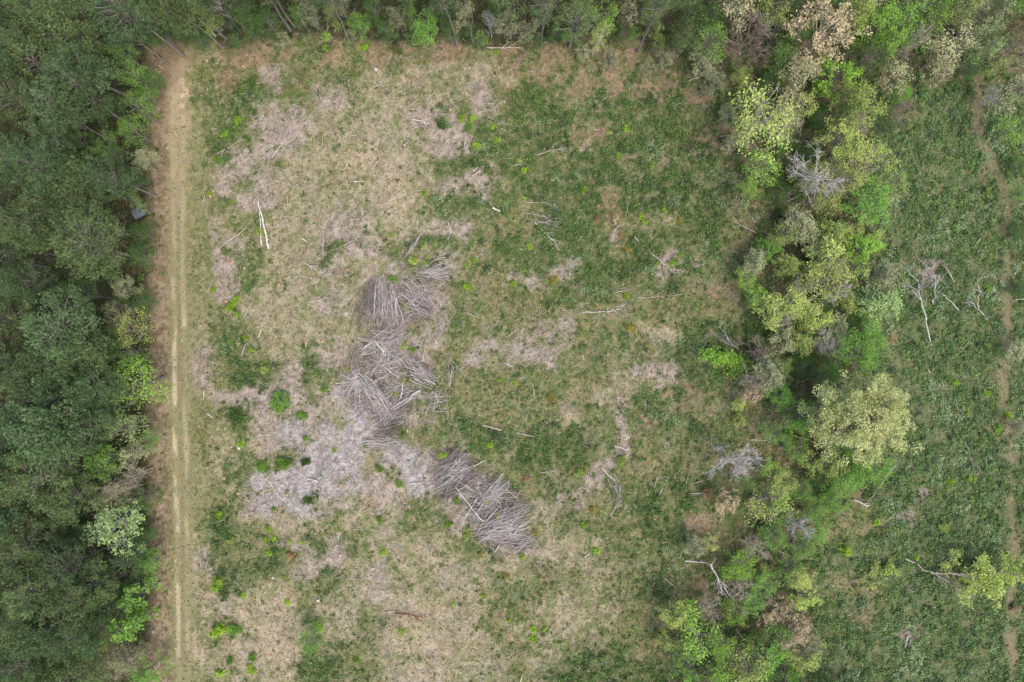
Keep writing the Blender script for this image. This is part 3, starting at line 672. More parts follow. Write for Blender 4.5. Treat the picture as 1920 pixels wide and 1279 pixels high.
for bx_, by_, br_, bh_ in ((1562, 484, 34, 8), (1500, 542, 30, 7), (1466, 590, 28, 6), (1640, 540, 32, 7), (1412, 704, 30, 6), (1402, 1106, 32, 6),
                           (1330, 1132, 30, 6), (1572, 650, 30, 7), (1620, 300, 34, 9), (1480, 240, 34, 9), (1590, 330, 30, 8), (1510, 1200, 30, 7)):
    tree(bx_, by_, br_, 'dull', 'bare', bh_, look='thin pale bare tree', bark='pale')

# trees just beyond the frame, so that the woods do not stop at its edge
for k in range(34):
    if k < 16: px, py = -30 - 45 * (k % 2) - 10 * RNG.random(), 20 + 80 * k + RNG.uniform(-20, 20)
    elif k < 28: px, py = 340 + 130 * (k - 16), -75 - 30 * (k % 2)
    else: px, py = 1330 + 60 * (k - 28), 1330
    e = tree(px, py, 40, ('pine', 'olive')[k % 2], 'pine' if k < 28 else 'full', 19 if k < 28 else 9, label='dark pine standing outside the clearing beyond the trees seen' if k < 28 else 'green tree below the lowest part of the wooded belt', group='pines beyond the picture' if k < 28 else 'trees below the belt')


# ---------------------------------------------------------------- ground sheet, track and path
GMAT = mat_ground()


def relief(x, y):
    return (fbm(x, y, 6.0, 201) - .5) * .5 + (fbm(x, y, 1.2, 211, 2) - .5) * .16


def axis_lines(lo, hi, step, far):
    inner = np.arange(lo, hi + step / 2, step)
    ext = [20, 60, 150, 400, far]
    return np.r_[[lo - e for e in ext[::-1]], inner, [hi + e for e in ext]]


xs = axis_lines(-96, 96, .26, 1500); ys = axis_lines(-68, 68, .26, 1500)
X, Y = np.meshgrid(xs, ys)
xf, yf = X.ravel(), Y.ravel()
r1_, r2_ = ruts(yf)
flatn = 1 - .8 * np.exp(-((xf - (r1_ + r2_) / 2) / 2.6) ** 2)
zf = relief(xf, yf) * flatn
zf[(abs(xf) > 97) | (abs(yf) > 69)] = 0
gcol = ground_colour(xf, yf)
out_ = (abs(xf) > 96.5) | (abs(yf) > 68.5)
gcol[out_] = lin((92, 104, 66)) * K_ALB
idx = np.arange(len(xf)).reshape(X.shape)
F = np.stack([idx[:-1, :-1], idx[:-1, 1:], idx[1:, 1:], idx[1:, :-1]], -1).reshape(-1, 4)
gm = quads_mesh('ground', np.c_[xf, yf, zf], F, GMAT, colour=gcol, attr='soil', smooth=True)
tag(link('ground', gm), kind='structure')


def gz(x, y):
    x = np.atleast_1d(np.asarray(x, float)); y = np.atleast_1d(np.asarray(y, float))
    a, b = ruts(y)
    return relief(x, y) * (1 - .8 * np.exp(-((x - (a + b) / 2) / 2.6) ** 2))


def ribbon(name, pts_fn, ys_, half, steps):
    t = np.linspace(-1, 1, steps)
    yy = np.repeat(ys_, steps); cx = np.repeat(pts_fn(ys_), steps)
    hw = half * (1 + .5 * (vnoise(yy, np.sign(np.tile(t, len(ys_))) * 5., 1.6, 301) - .5))
    xx = cx + np.tile(t, len(ys_)) * hw
    V = np.c_[xx, yy, gz(xx, yy) + .02]
    ii = np.arange(len(yy)).reshape(len(ys_), steps)
    F_ = np.stack([ii[:-1, :-1], ii[:-1, 1:], ii[1:, 1:], ii[1:, :-1]], -1).reshape(-1, 4)
    me = quads_mesh(name, V, F_, GMAT, colour=ground_colour(xx, yy), attr='soil', smooth=True)
    return tag(link(name, me), kind='structure')


ribbon('dirt_track', lambda v: sum(ruts(v)) / 2 - .15, np.arange(-67, gy(103), .25), 2.3, 21)
PP = np.array(PATH, float)
ribbon('footpath', lambda v: gx(np.interp(CY - v / MPP, PP[:, 1], PP[:, 0])), np.arange(-67, gy(165), .25), 1.4, 11)

# ---------------------------------------------------------------- ground vegetation that nobody could count
DENS = dict(zip(CLS, (0, .12, .05, 0, .10, .03, .44, 1.0, .46, .06, .02, .06, .6, 1.0)))
dens_v = np.array([DENS[c] for c in CLS])


def on_track(x, y):
    a, b = ruts(y)
    return (abs(x - (a + b) / 2) < 2.4) | (path_dist(x, y) + (vnoise(x, y, 1.5, 99) - .5) * 1.6 < .55)


def scatter(n):
    return RNG.uniform(-92, 92, n), RNG.uniform(-64, 64, n)


def build_undergrowth():
    x, y = scatter(52000)
    W = cover(x, y)
    clump = sstep(.36, .56, fbm(x, y, 1.9, 401))
    p = (W @ dens_v) * (.27 + .85 * clump)
    k = (RNG.random(len(x)) < p * .95) & ~on_track(x, y)
    x, y, W = x[k], y[k], W[k]
    far = W[:, CLS.index('W')]; belt = W[:, CLS.index('b')]
    dense = W[:, CLS.index('w')] + far + belt
    n = len(x)
    rad = RNG.uniform(.28, .9, n) * (.65 + .45 * dense)
    hgt = RNG.uniform(.12, .55, n) * (.6 + .6 * dense + .5 * belt)
    nl = (RNG.uniform(16, 34, n) * (rad / .6) ** 1.4).astype(int)
    pal = np.array([lin(c) for c in ((84, 110, 62), (100, 127, 68), (80, 105, 70), (118, 140, 74), (128, 133, 80), (110, 134, 86), (95, 128, 62), (136, 158, 108))]) * K_ALB
    pal = pal * .9 + .1 * (pal @ np.array([.25, .65, .1]))[:, None] * np.array([1.08, 1.0, .86])
    hue = vnoise(x, y, 5, 421)
    pi = np.where(far > .5, RNG.choice([0, 2, 1, 5, 3, 1, 5, 6], n), RNG.choice([0, 0, 1, 1, 2, 3, 4, 6, 6], n))
    pi = np.where((hue > .62) & (far < .5), RNG.choice([1, 3, 6], n), pi)
    pi = np.where((W[:, CLS.index('m')] + W[:, CLS.index('s')] > .5) & (RNG.random(n) < .3), 4, pi)
    pi = np.where((vnoise(x, y, 4, 431) > .74) & (dense > .5) & (RNG.random(n) < .6), 7, pi)
    cc = pal[pi] * np.where(far > .5, RNG.uniform(1.12, 1.5, n), RNG.uniform(.78, 1.3, n))[:, None]
    ii = np.repeat(np.arange(n), nl)
    g = RNG.normal(size=(len(ii), 2)) * .4
    lx, ly = x[ii] + g[:, 0] * rad[ii], y[ii] + g[:, 1] * rad[ii]
    q = np.exp(-(g ** 2).sum(1))
    lz = gz(lx, ly) + hgt[ii] * q * RNG.uniform(.25, 1.1, len(ii)) + .03
    V, F_ = leaves(np.c_[lx, ly, lz], .28, RNG, .55, .8)
    c = cc[ii] * RNG.uniform(.72, 1.34, (len(ii), 1))
    me = quads_mesh('undergrowth', V, F_, mat_vcol('weed_leaves'), colour=c)
    tag(link('undergrowth', me), 'low leafy weeds and brambles covering the clearing and thicket', kind='stuff')
    # woodland understorey: taller dark clumps between the trunks
    x, y = scatter(9000)
    W = cover(x, y)
    p = W[:, CLS.index('f')] * .8 + W[:, CLS.index('b')] * .5
    k = (RNG.random(len(x)) < p * .62) & ~on_track(x, y)
    x, y = x[k], y[k]; n = len(x)
    rad = RNG.uniform(.6, 1.4, n); hgt = RNG.uniform(.5, 2.2, n)
    nl = (26 * (rad / .9) ** 1.6).astype(int)
    pal2 = np.array([lin(c) for c in ((78, 104, 60), (92, 118, 64), (74, 96, 64), (112, 122, 82), (102, 132, 66), (130, 130, 98))]) * K_ALB
    cc = pal2[RNG.integers(0, 6, n)] * RNG.uniform(.8, 1.2, (n, 1))
    ii = np.repeat(np.arange(n), nl)
    g = unit(RNG.normal(size=(len(ii), 3))) * (RNG.random(len(ii)) ** .4)[:, None]
    C = np.c_[x[ii] + g[:, 0] * rad[ii], y[ii] + g[:, 1] * rad[ii], hgt[ii] * (.55 + .5 * g[:, 2])]
    V, F_ = leaves(C, .34, RNG, .5, .6)
    me = quads_mesh('understorey', V, F_, bpy.data.materials['weed_leaves'], colour=cc[ii] * RNG.uniform(.75, 1.25, (len(ii), 1)))
    tag(link('undergrowth', me), 'dark leafy understorey between the trunks of the woods', kind='stuff')


def build_grass():
    x, y = scatter(330000)
    W = cover(x, y)
    gd = np.array([dict(f=.05, e=.45, l=.75, t=.1, s=.78, d=.74, g=.9, w=.6, m=.95, p=.42, P=.06, r=.45, b=.25, W=.7)[c] for c in CLS])
    k = (RNG.random(len(x)) < (W @ gd)) & ~(on_track(x, y) & (RNG.random(len(x)) < .62))
    x, y, W = x[k], y[k], W[k]; n = len(x)
    straw = np.array([lin(c) for c in ((176, 164, 130), (162, 152, 112), (188, 174, 146), (148, 147, 98))]) * K_ALB
    green = np.array([lin(c) for c in ((118, 128, 72), (104, 122, 62), (136, 140, 80), (94, 112, 58))]) * K_ALB
    tan = np.array([lin(c) for c in ((170, 142, 110), (156, 128, 98), (186, 160, 126), (140, 120, 84))]) * K_ALB
    gfrac = W @ np.array([dict(f=.5, e=.3, l=.5, t=.4, s=.36, d=.15, g=.75, w=.85, m=.58, p=.25, P=.1, r=.3, b=.6, W=.95)[c] for c in CLS])
    gn = sstep(.38, .6, fbm(x, y, 1.6, 441))
    isg = RNG.random(n) < gfrac * (.45 + 1.0 * gn)
    ti = RNG.integers(0, 4, n)
    ist = RNG.random(n) < .25 + .4 * W[:, CLS.index('m')] + .5 * W[:, CLS.index('r')]
    c = np.where(isg[:, None], green[ti], np.where(ist[:, None], tan[ti], straw[ti])) * RNG.uniform(.55, 1.5, (n, 1))
    V, F_ = leaves(np.c_[x, y, gz(x, y) + RNG.uniform(.03, .2, n)], .36, RNG, .28, .55)
    me = quads_mesh('grass', V, F_, mat_vcol('grass_blades', trans=.15), colour=c)
    tag(link('grass', me), 'dry straw and green grass tufts over the clearing', kind='stuff')


def sticks_mesh(x, y, z, ang, ln, rad, tilt=.1, bend=.08):
    n = len(x)
    d = np.c_[np.cos(ang), np.sin(ang), RNG.normal(size=n) * tilt]
    o = np.c_[x, y, z]
    a = o - d * ln[:, None] / 2; c = o + d * ln[:, None] / 2
    b = o + np.c_[-np.sin(ang), np.cos(ang), np.zeros(n)] * (RNG.normal(size=n) * bend * ln)[:, None]
    return tubes(bez(a, b, c, 4), rad[:, None] * np.array([1, .9, .75, .5])[None], 3)


def build_twigs():
    x, y = scatter(230000)
    W = cover(x, y)
    td = np.array([dict(f=.03, e=.02, l=.02, t=0, s=.1, d=.05, g=.06, w=.02, m=.04, p=.55, P=.95, r=.10, b=.1, W=.015)[c] for c in CLS])
    k = (RNG.random(len(x)) < (W @ td)) & ~on_track(x, y) & (x > gx(370))
    x, y = x[k], y[k]; n = len(x)
    ln = RNG.uniform(.5, 2.0, n) * RNG.uniform(.5, 1, n)
    V, F_ = sticks_mesh(x, y, gz(x, y) + RNG.uniform(.02, .14, n), RNG.uniform(0, 6.28, n), ln, RNG.uniform(.014, .04, n))
    me = quads_mesh('twig_litter', V, F_, mat_vcol('twig_wood', trans=0), colour=np.repeat((np.array([lin(c) for c in ((214, 204, 198), (190, 174, 164), (230, 222, 214), (150, 134, 120))]) * K_ALB)[RNG.integers(0, 4, n)], 9, 0))
    tag(link('twig_debris', me), 'scattered pale twigs and logging slash on the clearing floor', kind='stuff')


build_undergrowth(); build_grass(); build_twigs()

# ---------------------------------------------------------------- logs and loose branches
LOGS = [  # x0, y0, x1, y1, butt radius (m), material, forked
    (453, 263, 409, 289, .07, 'w', 1), (573, 230, 555, 245, .07, 'b', 0), (572, 251, 566, 280, .06, 'w', 0), (605, 257, 606, 278, .05, 'w', 0),
    (622, 263, 611, 268, .06, 'w', 0), (611, 270, 604, 300, .06, 'w', 0), (510, 297, 541, 257, .12, 'w', 1), (547, 158, 560, 152, .05, 'w', 0),
    (480, 157, 515, 154, .05, 'w', 0), (438, 179, 463, 176, .05, 'b', 0), (632, 206, 665, 180, .05, 'b', 1), (634, 209, 646, 184, .06, 'w', 0),
    (434, 320, 459, 338, .05, 'b', 0), (476, 334, 497, 309, .05, 'w', 1), (697, 164, 737, 159, .07, 'w', 0), (763, 200, 785, 187, .07, 'w', 0),
    (799, 188, 818, 172, .05, 'b', 0), (842, 187, 860, 209, .06, 'b', 0), (914, 195, 932, 196, .05, 'W', 0), (920, 206, 951, 185, .06, 'b', 0),
    (892, 213, 911, 209, .06, 'w', 0), (772, 224, 800, 231, .08, 'W', 1), (772, 242, 792, 236, .07, 'w', 0), (735, 262, 753, 280, .1, 'w', 0),
    (757, 274, 767, 266, .16, 'w', 0), (763, 272, 793, 263, .07, 'g', 0), (711, 299, 694, 320, .2, 'g', 0), (755, 313, 759, 328, .06, 'w', 0),
    (787, 319, 801, 334, .06, 'w', 0), (885, 331, 901, 321, .17, 'w', 0), (888, 253, 872, 280, .06, 'w', 0), (873, 257, 871, 281, .06, 'W', 1),
    (1005, 291, 1061, 277, .07, 'w', 1), (959, 312, 980, 307, .06, 'w', 1), (813, 213, 855, 216, .04, 'w', 0), (761, 204, 803, 205, .04, 'b', 0),
    (815, 246, 836, 246, .05, 'w', 0), (713, 251, 726, 258, .05, 'w', 0), (1241, 298, 1242, 313, .06, 'w', 0), (505, 467, 481, 375, .17, 'W', 0),
    (491, 459, 486, 370, .1, 'W', 0), (415, 464, 462, 429, .1, 'w', 0), (396, 425, 409, 427, .07, 'w', 0), (423, 428, 437, 437, .07, 'w', 0),
    (505, 431, 540, 413, .05, 'w', 1), (568, 447, 578, 455, .09, 'W', 0), (563, 368, 563, 380, .06, 'w', 0), (605, 390, 599, 425, .05, 'w', 0),
    (606, 430, 606, 473, .05, 'b', 0), (611, 475, 638, 464, .1, 'g', 0), (638, 463, 678, 441, .06, 'b', 1), (565, 489, 596, 508, .08, 'b', 1),
    (586, 522, 556, 514, .1, 'w', 0), (513, 518, 526, 518, .05, 'w', 0), (549, 523, 532, 557, .05, 'w', 0), (574, 567, 617, 558, .08, 'w', 1),
    (616, 547, 654, 543, .07, 'w', 0), (656, 412, 675, 411, .08, 'w', 0), (463, 359, 495, 350, .05, 'b', 1), (495, 588, 510, 565, .05, 'w', 0),
    (457, 598, 475, 563, .05, 'b', 0), (410, 567, 424, 548, .06, 'w', 0), (440, 407, 449, 385, .05, 'w', 1), (664, 341, 682, 342, .08, 'W', 0),
    (571, 352, 586, 348, .05, 'b', 0), (597, 528, 601, 506, .06, 'w', 0), (567, 457, 567, 473, .05, 'w', 0), (923, 390, 938, 397, .16, 'W', 0),
    (984, 380, 1040, 383, .06, 'w', 1), (978, 399, 1024, 406, .06, 'w', 1), (1001, 415, 1042, 454, .06, 'W', 1), (849, 571, 855, 588, .06, 'w', 0),
    (874, 585, 897, 596, .05, 'b', 0), (1061, 488, 1074, 502, .05, 'w', 0), (838, 411, 846, 440, .07, 'b', 1), (775, 360, 795, 357, .05, 'w', 0),
    (1189, 444, 1198, 454, .1, 'w', 0), (1215, 469, 1259, 507, .09, 'w', 1), (1251, 369, 1258, 387, .07, 'w', 0), (1149, 434, 1163, 421, .06, 'w', 1),
    (1182, 341, 1171, 415, .05, 'b', 0), (1153, 549, 1182, 542, .07, 'w', 0), (1190, 559, 1246, 556, .06, 'w', 1), (1263, 554, 1277, 552, .06, 'w', 0),
    (1090, 586, 1166, 580, .06, 'W', 1), (1418, 438, 1374, 417, .06, 'w', 1), (488, 610, 468, 620, .06, 'g', 0), (485, 633, 491, 615, .11, 'w', 0),
    (454, 665, 463, 644, .08, 'w', 0), (574, 640, 574, 653, .15, 'w', 0), (384, 732, 383, 749, .08, 'W', 0), (390, 775, 400, 783, .1, 'W', 0),
    (518, 840, 518, 855, .07, 'w', 0), (787, 695, 799, 640, .07, 'w', 0), (842, 725, 851, 687, .08, 'w', 1), (842, 724, 841, 683, .05, 'w', 0),
    (841, 669, 872, 704, .06, 'w', 0), (860, 694, 879, 680, .06, 'w', 1), (947, 681, 963, 688, .07, 'W', 0), (916, 727, 926, 761, .04, 'w', 0),
    (999, 719, 1001, 752, .04, 'b', 0), (939, 806, 902, 796, .13, 'w', 0), (1000, 819, 968, 811, .1, 'w', 0), (762, 798, 759, 762, .06, 'w', 0),
    (947, 633, 972, 618, .07, 'w', 1), (816, 771, 849, 771, .05, 'w', 1), (1092, 665, 1095, 676, .06, 'W', 0), (1151, 835, 1177, 844, .07, 'W', 0),
    (577, 896, 599, 902, .13, 'W', 0), (503, 900, 532, 940, .07, 'W', 1), (667, 1068, 664, 1098, .05, 'w', 0), (628, 1085, 653, 1072, .06, 'w', 0),
    (657, 891, 657, 927, .04, 'w', 0), (764, 906, 797, 904, .08, 'W', 0), (888, 874, 907, 863, .08, 'W', 0), (937, 1020, 928, 1034, .1, 'W', 0),
    (851, 992, 863, 991, .09, 'w', 0), (720, 979, 737, 971, .06, 'w', 0), (680, 960, 695, 951, .08, 'w', 0), (826, 1063, 876, 1061, .04, 'w', 0),
    (1127, 876, 1152, 901, .08, 'W', 0), (1144, 968, 1163, 937, .08, 'w', 1), (1226, 916, 1232, 895, .07, 'w', 1), (1235, 930, 1242, 914, .06, 'b', 0),
    (1292, 925, 1327, 925, .06, 'b', 0), (1297, 906, 1329, 898, .05, 'b', 0), (1286, 906, 1290, 887, .05, 'w', 0), (1012, 887, 1036, 882, .06, 'w', 1),
    (1096, 1043, 1105, 1038, .08, 'W', 0), (1243, 1082, 1270, 1104, .06, 'b', 0), (720, 1147, 741, 1145, .09, 'w', 0), (741, 1149, 799, 1156, .09, 'r', 1),
    (750, 1134, 756, 1147, .07, 'w', 0), (877, 1180, 892, 1157, .04, 'w', 0), (976, 1277, 980, 1263, .08, 'W', 0), (851, 1236, 858, 1212, .04, 'w', 0),
    (1123, 1139, 1137, 1146, .06, 'b', 0), (1070, 92, 1130, 95, .1, 'w', 0), (912, 89, 980, 90, .11, 'w', 1), (1680, 868, 1622, 940, .06, 'w', 0),
    (1805, 823, 1825, 885, .06, 'g', 1), (1845, 855, 1848, 880, .05, 'w', 0), (1702, 1190, 1694, 1212, .08, 'W', 0), (1738, 1155, 1725, 1164, .06, 'w', 0),
    (1815, 1012, 1826, 1025, .06, 'w', 0), (1598, 935, 1625, 948, .09, 'W', 1), (1738, 692, 1742, 700, .12, 'w', 0), (1345, 1085, 1390, 1120, .06, 'b', 0),
    (1660, 475, 1697, 495, .05, 'b', 0), (1828, 458, 1836, 446, .06, 'W', 0), (1905, 385, 1930, 378, .07, 'w', 0), (1900, 562, 1935, 563, .09, 'w', 1), (1895, 658, 1930, 655, .1, 'w', 1),
]
LM = {'w': MWOOD, 'W': MWOODW, 'g': MWOODG, 'b': MBRUSH, 'r': MWOODR}
LOOKS = {'w': 'grey weathered', 'W': 'bleached white', 'g': 'grey-green', 'b': 'brownish grey', 'r': 'red-brown'}


def log_mesh(p0, p1, r, forked, seed, z):
    """fallen stem from butt p0 to tip p1 lying on the ground"""
    rng = np.random.default_rng(seed)
    L = math.hypot(p1[0] - p0[0], p1[1] - p0[1])
    K = 9
    t = np.linspace(0, 1, K)
    dx, dy = (p1[0] - p0[0]) / L, (p1[1] - p0[1]) / L
    side = np.cumsum(rng.normal(size=K)) * .012 * L; side -= np.linspace(side[0], side[-1], K)
    P = np.c_[t * (p1[0] - p0[0]) - dy * side, t * (p1[1] - p0[1]) + dx * side, np.full(K, r * .8) + t * .12 * (1 if r < .1 else .2)]
    R = r * (1 - .45 * t) * (1 + .08 * rng.normal(size=K))
    P = np.r_[P[:1], P, P[-1:]]; R = np.r_[0.002, R, .002]
    acc = Acc(); acc.add(tubes(P[None], R[None], 8))
    nb = (5 if forked else (2 if r > .08 and L > 3 else 0))
    if nb:
        s = rng.uniform(.4 if forked else .3, .95, nb)
        q = np.c_[np.interp(s, t, P[1:-1, 0]), np.interp(s, t, P[1:-1, 1]), np.interp(s, t, P[1:-1, 2])]
        an = math.atan2(dy, dx) + rng.choice([-1, 1], nb) * rng.uniform(.25, .75, nb)
        ln = L * (rng.uniform(.25, .5, nb) if forked else rng.uniform(.03, .08, nb))
        e = q + np.c_[np.cos(an), np.sin(an), rng.uniform(.02, .22, nb)] * ln[:, None]
        m_ = (q + e) / 2 + rng.normal(size=q.shape) * .05 * ln[:, None]
        acc.add(tubes(bez(q, m_, e, 5), (r * .6) * np.linspace(1, .35, 5)[None].repeat(nb, 0), 5))
    V, F_ = acc.get()
    V[:, 2] += z
    return V, F_


for k, (x0, y0, x1, y1, r, mt, fk) in enumerate(LOGS):
    p0, p1 = (gx(x0), gy(y0)), (gx(x1), gy(y1))
    z = float(gz((p0[0] + p1[0]) / 2, (p0[1] + p1[1]) / 2)[0])
    V, F_ = log_mesh(p0, p1, r * (1.2 if mt == 'W' else 1.0), fk, 900 + k, max(z, -.05) + (.25 if x0 > 1280 else .1))
    L = math.hypot(p1[0] - p0[0], p1[1] - p0[1])
    thick = r >= .1
    o = link('fallen_log' if thick else 'dead_branch', quads_mesh('log', V, F_, LM[mt], smooth=True), loc=(p0[0], p0[1], 0))
    size = 'long' if L > 3.5 else 'short' if L < 1.9 else 'medium'
    look = f"{size} {LOOKS[mt]} {'log' if thick else 'forked branch' if fk else 'stick'}"
    tag(o, None, 'log' if thick else 'branch')
    THINGS.append((o, look, (x0 + x1) / 2, (y0 + y1) / 2, 'clearing' if x0 < 1300 else 'belt'))

# ---------------------------------------------------------------- brush piles
def bundle(p0, p1, w0, w1, n, h, rng, rad=(.011, .03), spread=.0, lj=.6, bend=.09):
    """n sticks running from the line of width w0 at p0 to width w1 at p1 (pixels)"""
    ax, ay, bx, by = gx(p0[0]), gy(p0[1]), gx(p1[0]), gy(p1[1])
    L = math.hypot(bx - ax, by - ay); dx, dy = (bx - ax) / L, (by - ay) / L
    nx, ny = -dy, dx
    u = (rng.normal(size=n) * .55).clip(-1.4, 1.4)
    t0 = rng.uniform(0, lj, n); t1 = 1 - rng.uniform(0, lj, n)
    ja, jb = rng.normal(size=n) * spread, rng.normal(size=n) * spread
    wa = (w0 * (1 - t0) + w1 * t0) * MPP / 2; wb = (w0 * (1 - t1) + w1 * t1) * MPP / 2
    a = np.c_[ax + dx * L * t0 + nx * wa * (u + ja), ay + dy * L * t0 + ny * wa * (u + ja)]
    b = np.c_[ax + dx * L * t1 + nx * wb * (u + jb), ay + dy * L * t1 + ny * wb * (u + jb)]
    prof = 1 - np.minimum(abs(u), 1) ** 2
    za = gz(a[:, 0], a[:, 1]) + .05 + rng.uniform(0, 1, n) * h * prof; zb = gz(b[:, 0], b[:, 1]) + .05 + rng.uniform(0, 1, n) * h * prof * .8
    A = np.c_[a, za]; B = np.c_[b, zb]
    M = (A + B) / 2 + np.c_[rng.normal(size=(n, 2)) * bend * L, rng.uniform(0, .25, n) * h]
    P = bez(A, M, B, 6)
    R = np.clip(.0155 * np.exp(rng.normal(size=n) * .5), .008, .05) * (rad[1] / .03)
    return P, R


MTWIG = mat_vcol('cut_twigs', trans=0)
PILES = [
    ('small steep sheaf of grey sticks, uppermost of the brush piles', (771, 480), [((793, 434), (755, 488), 10, 34, 46, .6, .05), ((775, 480), (742, 520), 20, 34, 22, .3, .3)]),
    ('pale sideways sheaf of sticks, second brush pile from the top', (800, 512), [((850, 510), (772, 516), 34, 20, 60, .7, .35), ((848, 504), (800, 500), 8, 14, 10, .5, .2)]),
    ('purplish brown slanting heap of brush touching the big fan', (790, 560), [((745, 540), (822, 590), 44, 46, 110, .8, .4), ((752, 535), (812, 560), 24, 40, 60, .7, .4), ((760, 570), (820, 590), 20, 20, 40, .5, .3), ((775, 580), (818, 592), 14, 10, 16, .5, .2)]),
    ('biggest fan-shaped pile of straight grey brush', (715, 570), [((712, 516), (720, 628), 30, 100, 240, 1.1, .1), ((735, 525), (748, 618), 12, 30, 40, 1.2, .1), ((745, 532), (770, 565), 10, 20, 10, .9, .3)]),
    ('loose tangle of curved branches below the big fan', (720, 655), [((690, 640), (780, 625), 40, 30, 70, .9, .5), ((675, 670), (760, 650), 40, 46, 90, 1.0, .6), ((645, 710), (680, 640), 16, 20, 36, .6, .4), ((690, 690), (760, 670), 36, 30, 70, 1., .6), ((700, 650), (740, 690), 40, 30, 46, .9, .7)]),
    ('slanting brush heap with whitish poles beside the tangle', (790, 700), [((760, 665), (818, 722), 24, 20, 80, .9, .3), ((770, 690), (816, 720), 30, 16, 60, .9, .3), ((795, 715), (815, 720), 12, 8, 14, .8, .2)]),
    ('jumbled grey brush heap with crossing poles, under the tangle', (715, 750), [((683, 700), (740, 790), 30, 36, 120, 1., .25), ((720, 740), (790, 728), 30, 20, 60, .9, .5), ((790, 732), (722, 776), 8, 14, 26, 1.1, .3), ((770, 745), (700, 800), 30, 30, 60, .7, .5), ((690, 770), (770, 790), 40, 30, 90, .7, .7), ((700, 800), (760, 810), 16, 26, 40, .4, .6)]),
    ('fine silvery twig heap on the track side of the jumble', (660, 735), [((645, 740), (690, 700), 30, 24, 80, .5, .9), ((650, 752), (690, 740), 24, 24, 70, .4, .9), ((655, 700), (685, 705), 16, 18, 50, .4, .9)]),
    ('thin flat spread of sticks below the jumbled heap', (712, 830), [((676, 826), (752, 834), 14, 22, 40, .35, .4)]),
    ('small dark brush spread beside the jumbled heap', (815, 750), [((800, 760), (835, 728), 30, 24, 50, .3, .6)]),
    ('dark fine-twigged slanting brush pile above the crossed poles', (845, 890), [((885, 852), (812, 912), 50, 60, 230, .8, .15), ((880, 868), (840, 900), 40, 40, 80, .9, .15), ((860, 915), (812, 935), 20, 24, 50, .4, .4)]),
    ('forked brush pile with long crossed white poles', (905, 930), [((850, 918), (930, 902), 30, 34, 60, .5, .6), ((880, 940), (962, 962), 40, 46, 110, .6, .6), ((930, 925), (985, 960), 26, 34, 50, .5, .5), ((955, 900), (898, 950), 40, 20, 80, .9, .2), ((948, 912), (900, 930), 20, 16, 40, .9, .3), ((905, 930), (872, 970), 16, 30, 34, .6, .3), ((890, 950), (905, 990), 24, 16, 46, .7, .4), ((860, 905), (890, 890), 20, 20, 30, .4, .6)]),
    ('broad fan of grey brush, lowest of the brush piles', (965, 985), [((895, 1005), (1003, 975), 20, 86, 240, 1., .15), ((900, 985), (1010, 945), 14, 30, 60, .8, .15), ((892, 1012), (940, 1000), 14, 18, 40, .7, .4), ((960, 1034), (1000, 1004), 24, 10, 60, .7, .2), ((905, 985), (912, 1005), 30, 34, 40, .7, .6)]),
    ('small purple-grey brush heap between green weeds', (1163, 915), [((1150, 885), (1165, 950), 28, 10, 90, .6, .25), ((1125, 870), (1150, 900), 20, 20, 30, .3, .5)]),
    ('little pinkish twig heap against the slanting fallen stem', (1242, 482), [((1225, 476), (1254, 484), 12, 16, 40, .4, .6)]),
    ('splayed twig heap at the foot of the slanting fallen stem', (1277, 513), [((1258, 505), (1290, 518), 8, 20, 34, .4, .4)]),
    ('wide pale spray of dead limbs lying in green weeds', (1035, 415), [((995, 412), (1068, 422), 12, 34, 44, .5, .3), ((1010, 405), (1062, 408), 10, 16, 14, .4, .4)]),
    ('silvery twig heap beside the pale butt log', (545, 262), [((530, 275), (556, 250), 14, 22, 44, .3, .6)]),
    ('flat pinkish twig patch in the far thicket', (1705, 1194), [((1690, 1190), (1722, 1198), 20, 24, 50, .25, .8)]),
    ('pinkish dead brush under the white snags', (1745, 525), [((1715, 535), (1770, 512), 40, 60, 80, .4, .9)]),
    ('pale twiggy dead top lying by the fallen fan-branched tree', (1708, 1105), [((1695, 1112), (1722, 1098), 16, 18, 40, .3, .6), ((1722, 1070), (1714, 1130), 4, 6, 5, .4, .2)]),
    ('purplish bare bush lying at the belt edge', (1353, 628), [((1392, 662), (1325, 612), 6, 34, 60, 1.6, .15)]),
    ('whitish forked dead top beside the toppled lime sapling', (1312, 665), [((1342, 672), (1296, 660), 3, 26, 22, 1.4, .15)]),
]
PILES = [((l.replace(' near the right-angled sticks', ' in the weeds')), c, b) for l, c, b in PILES]
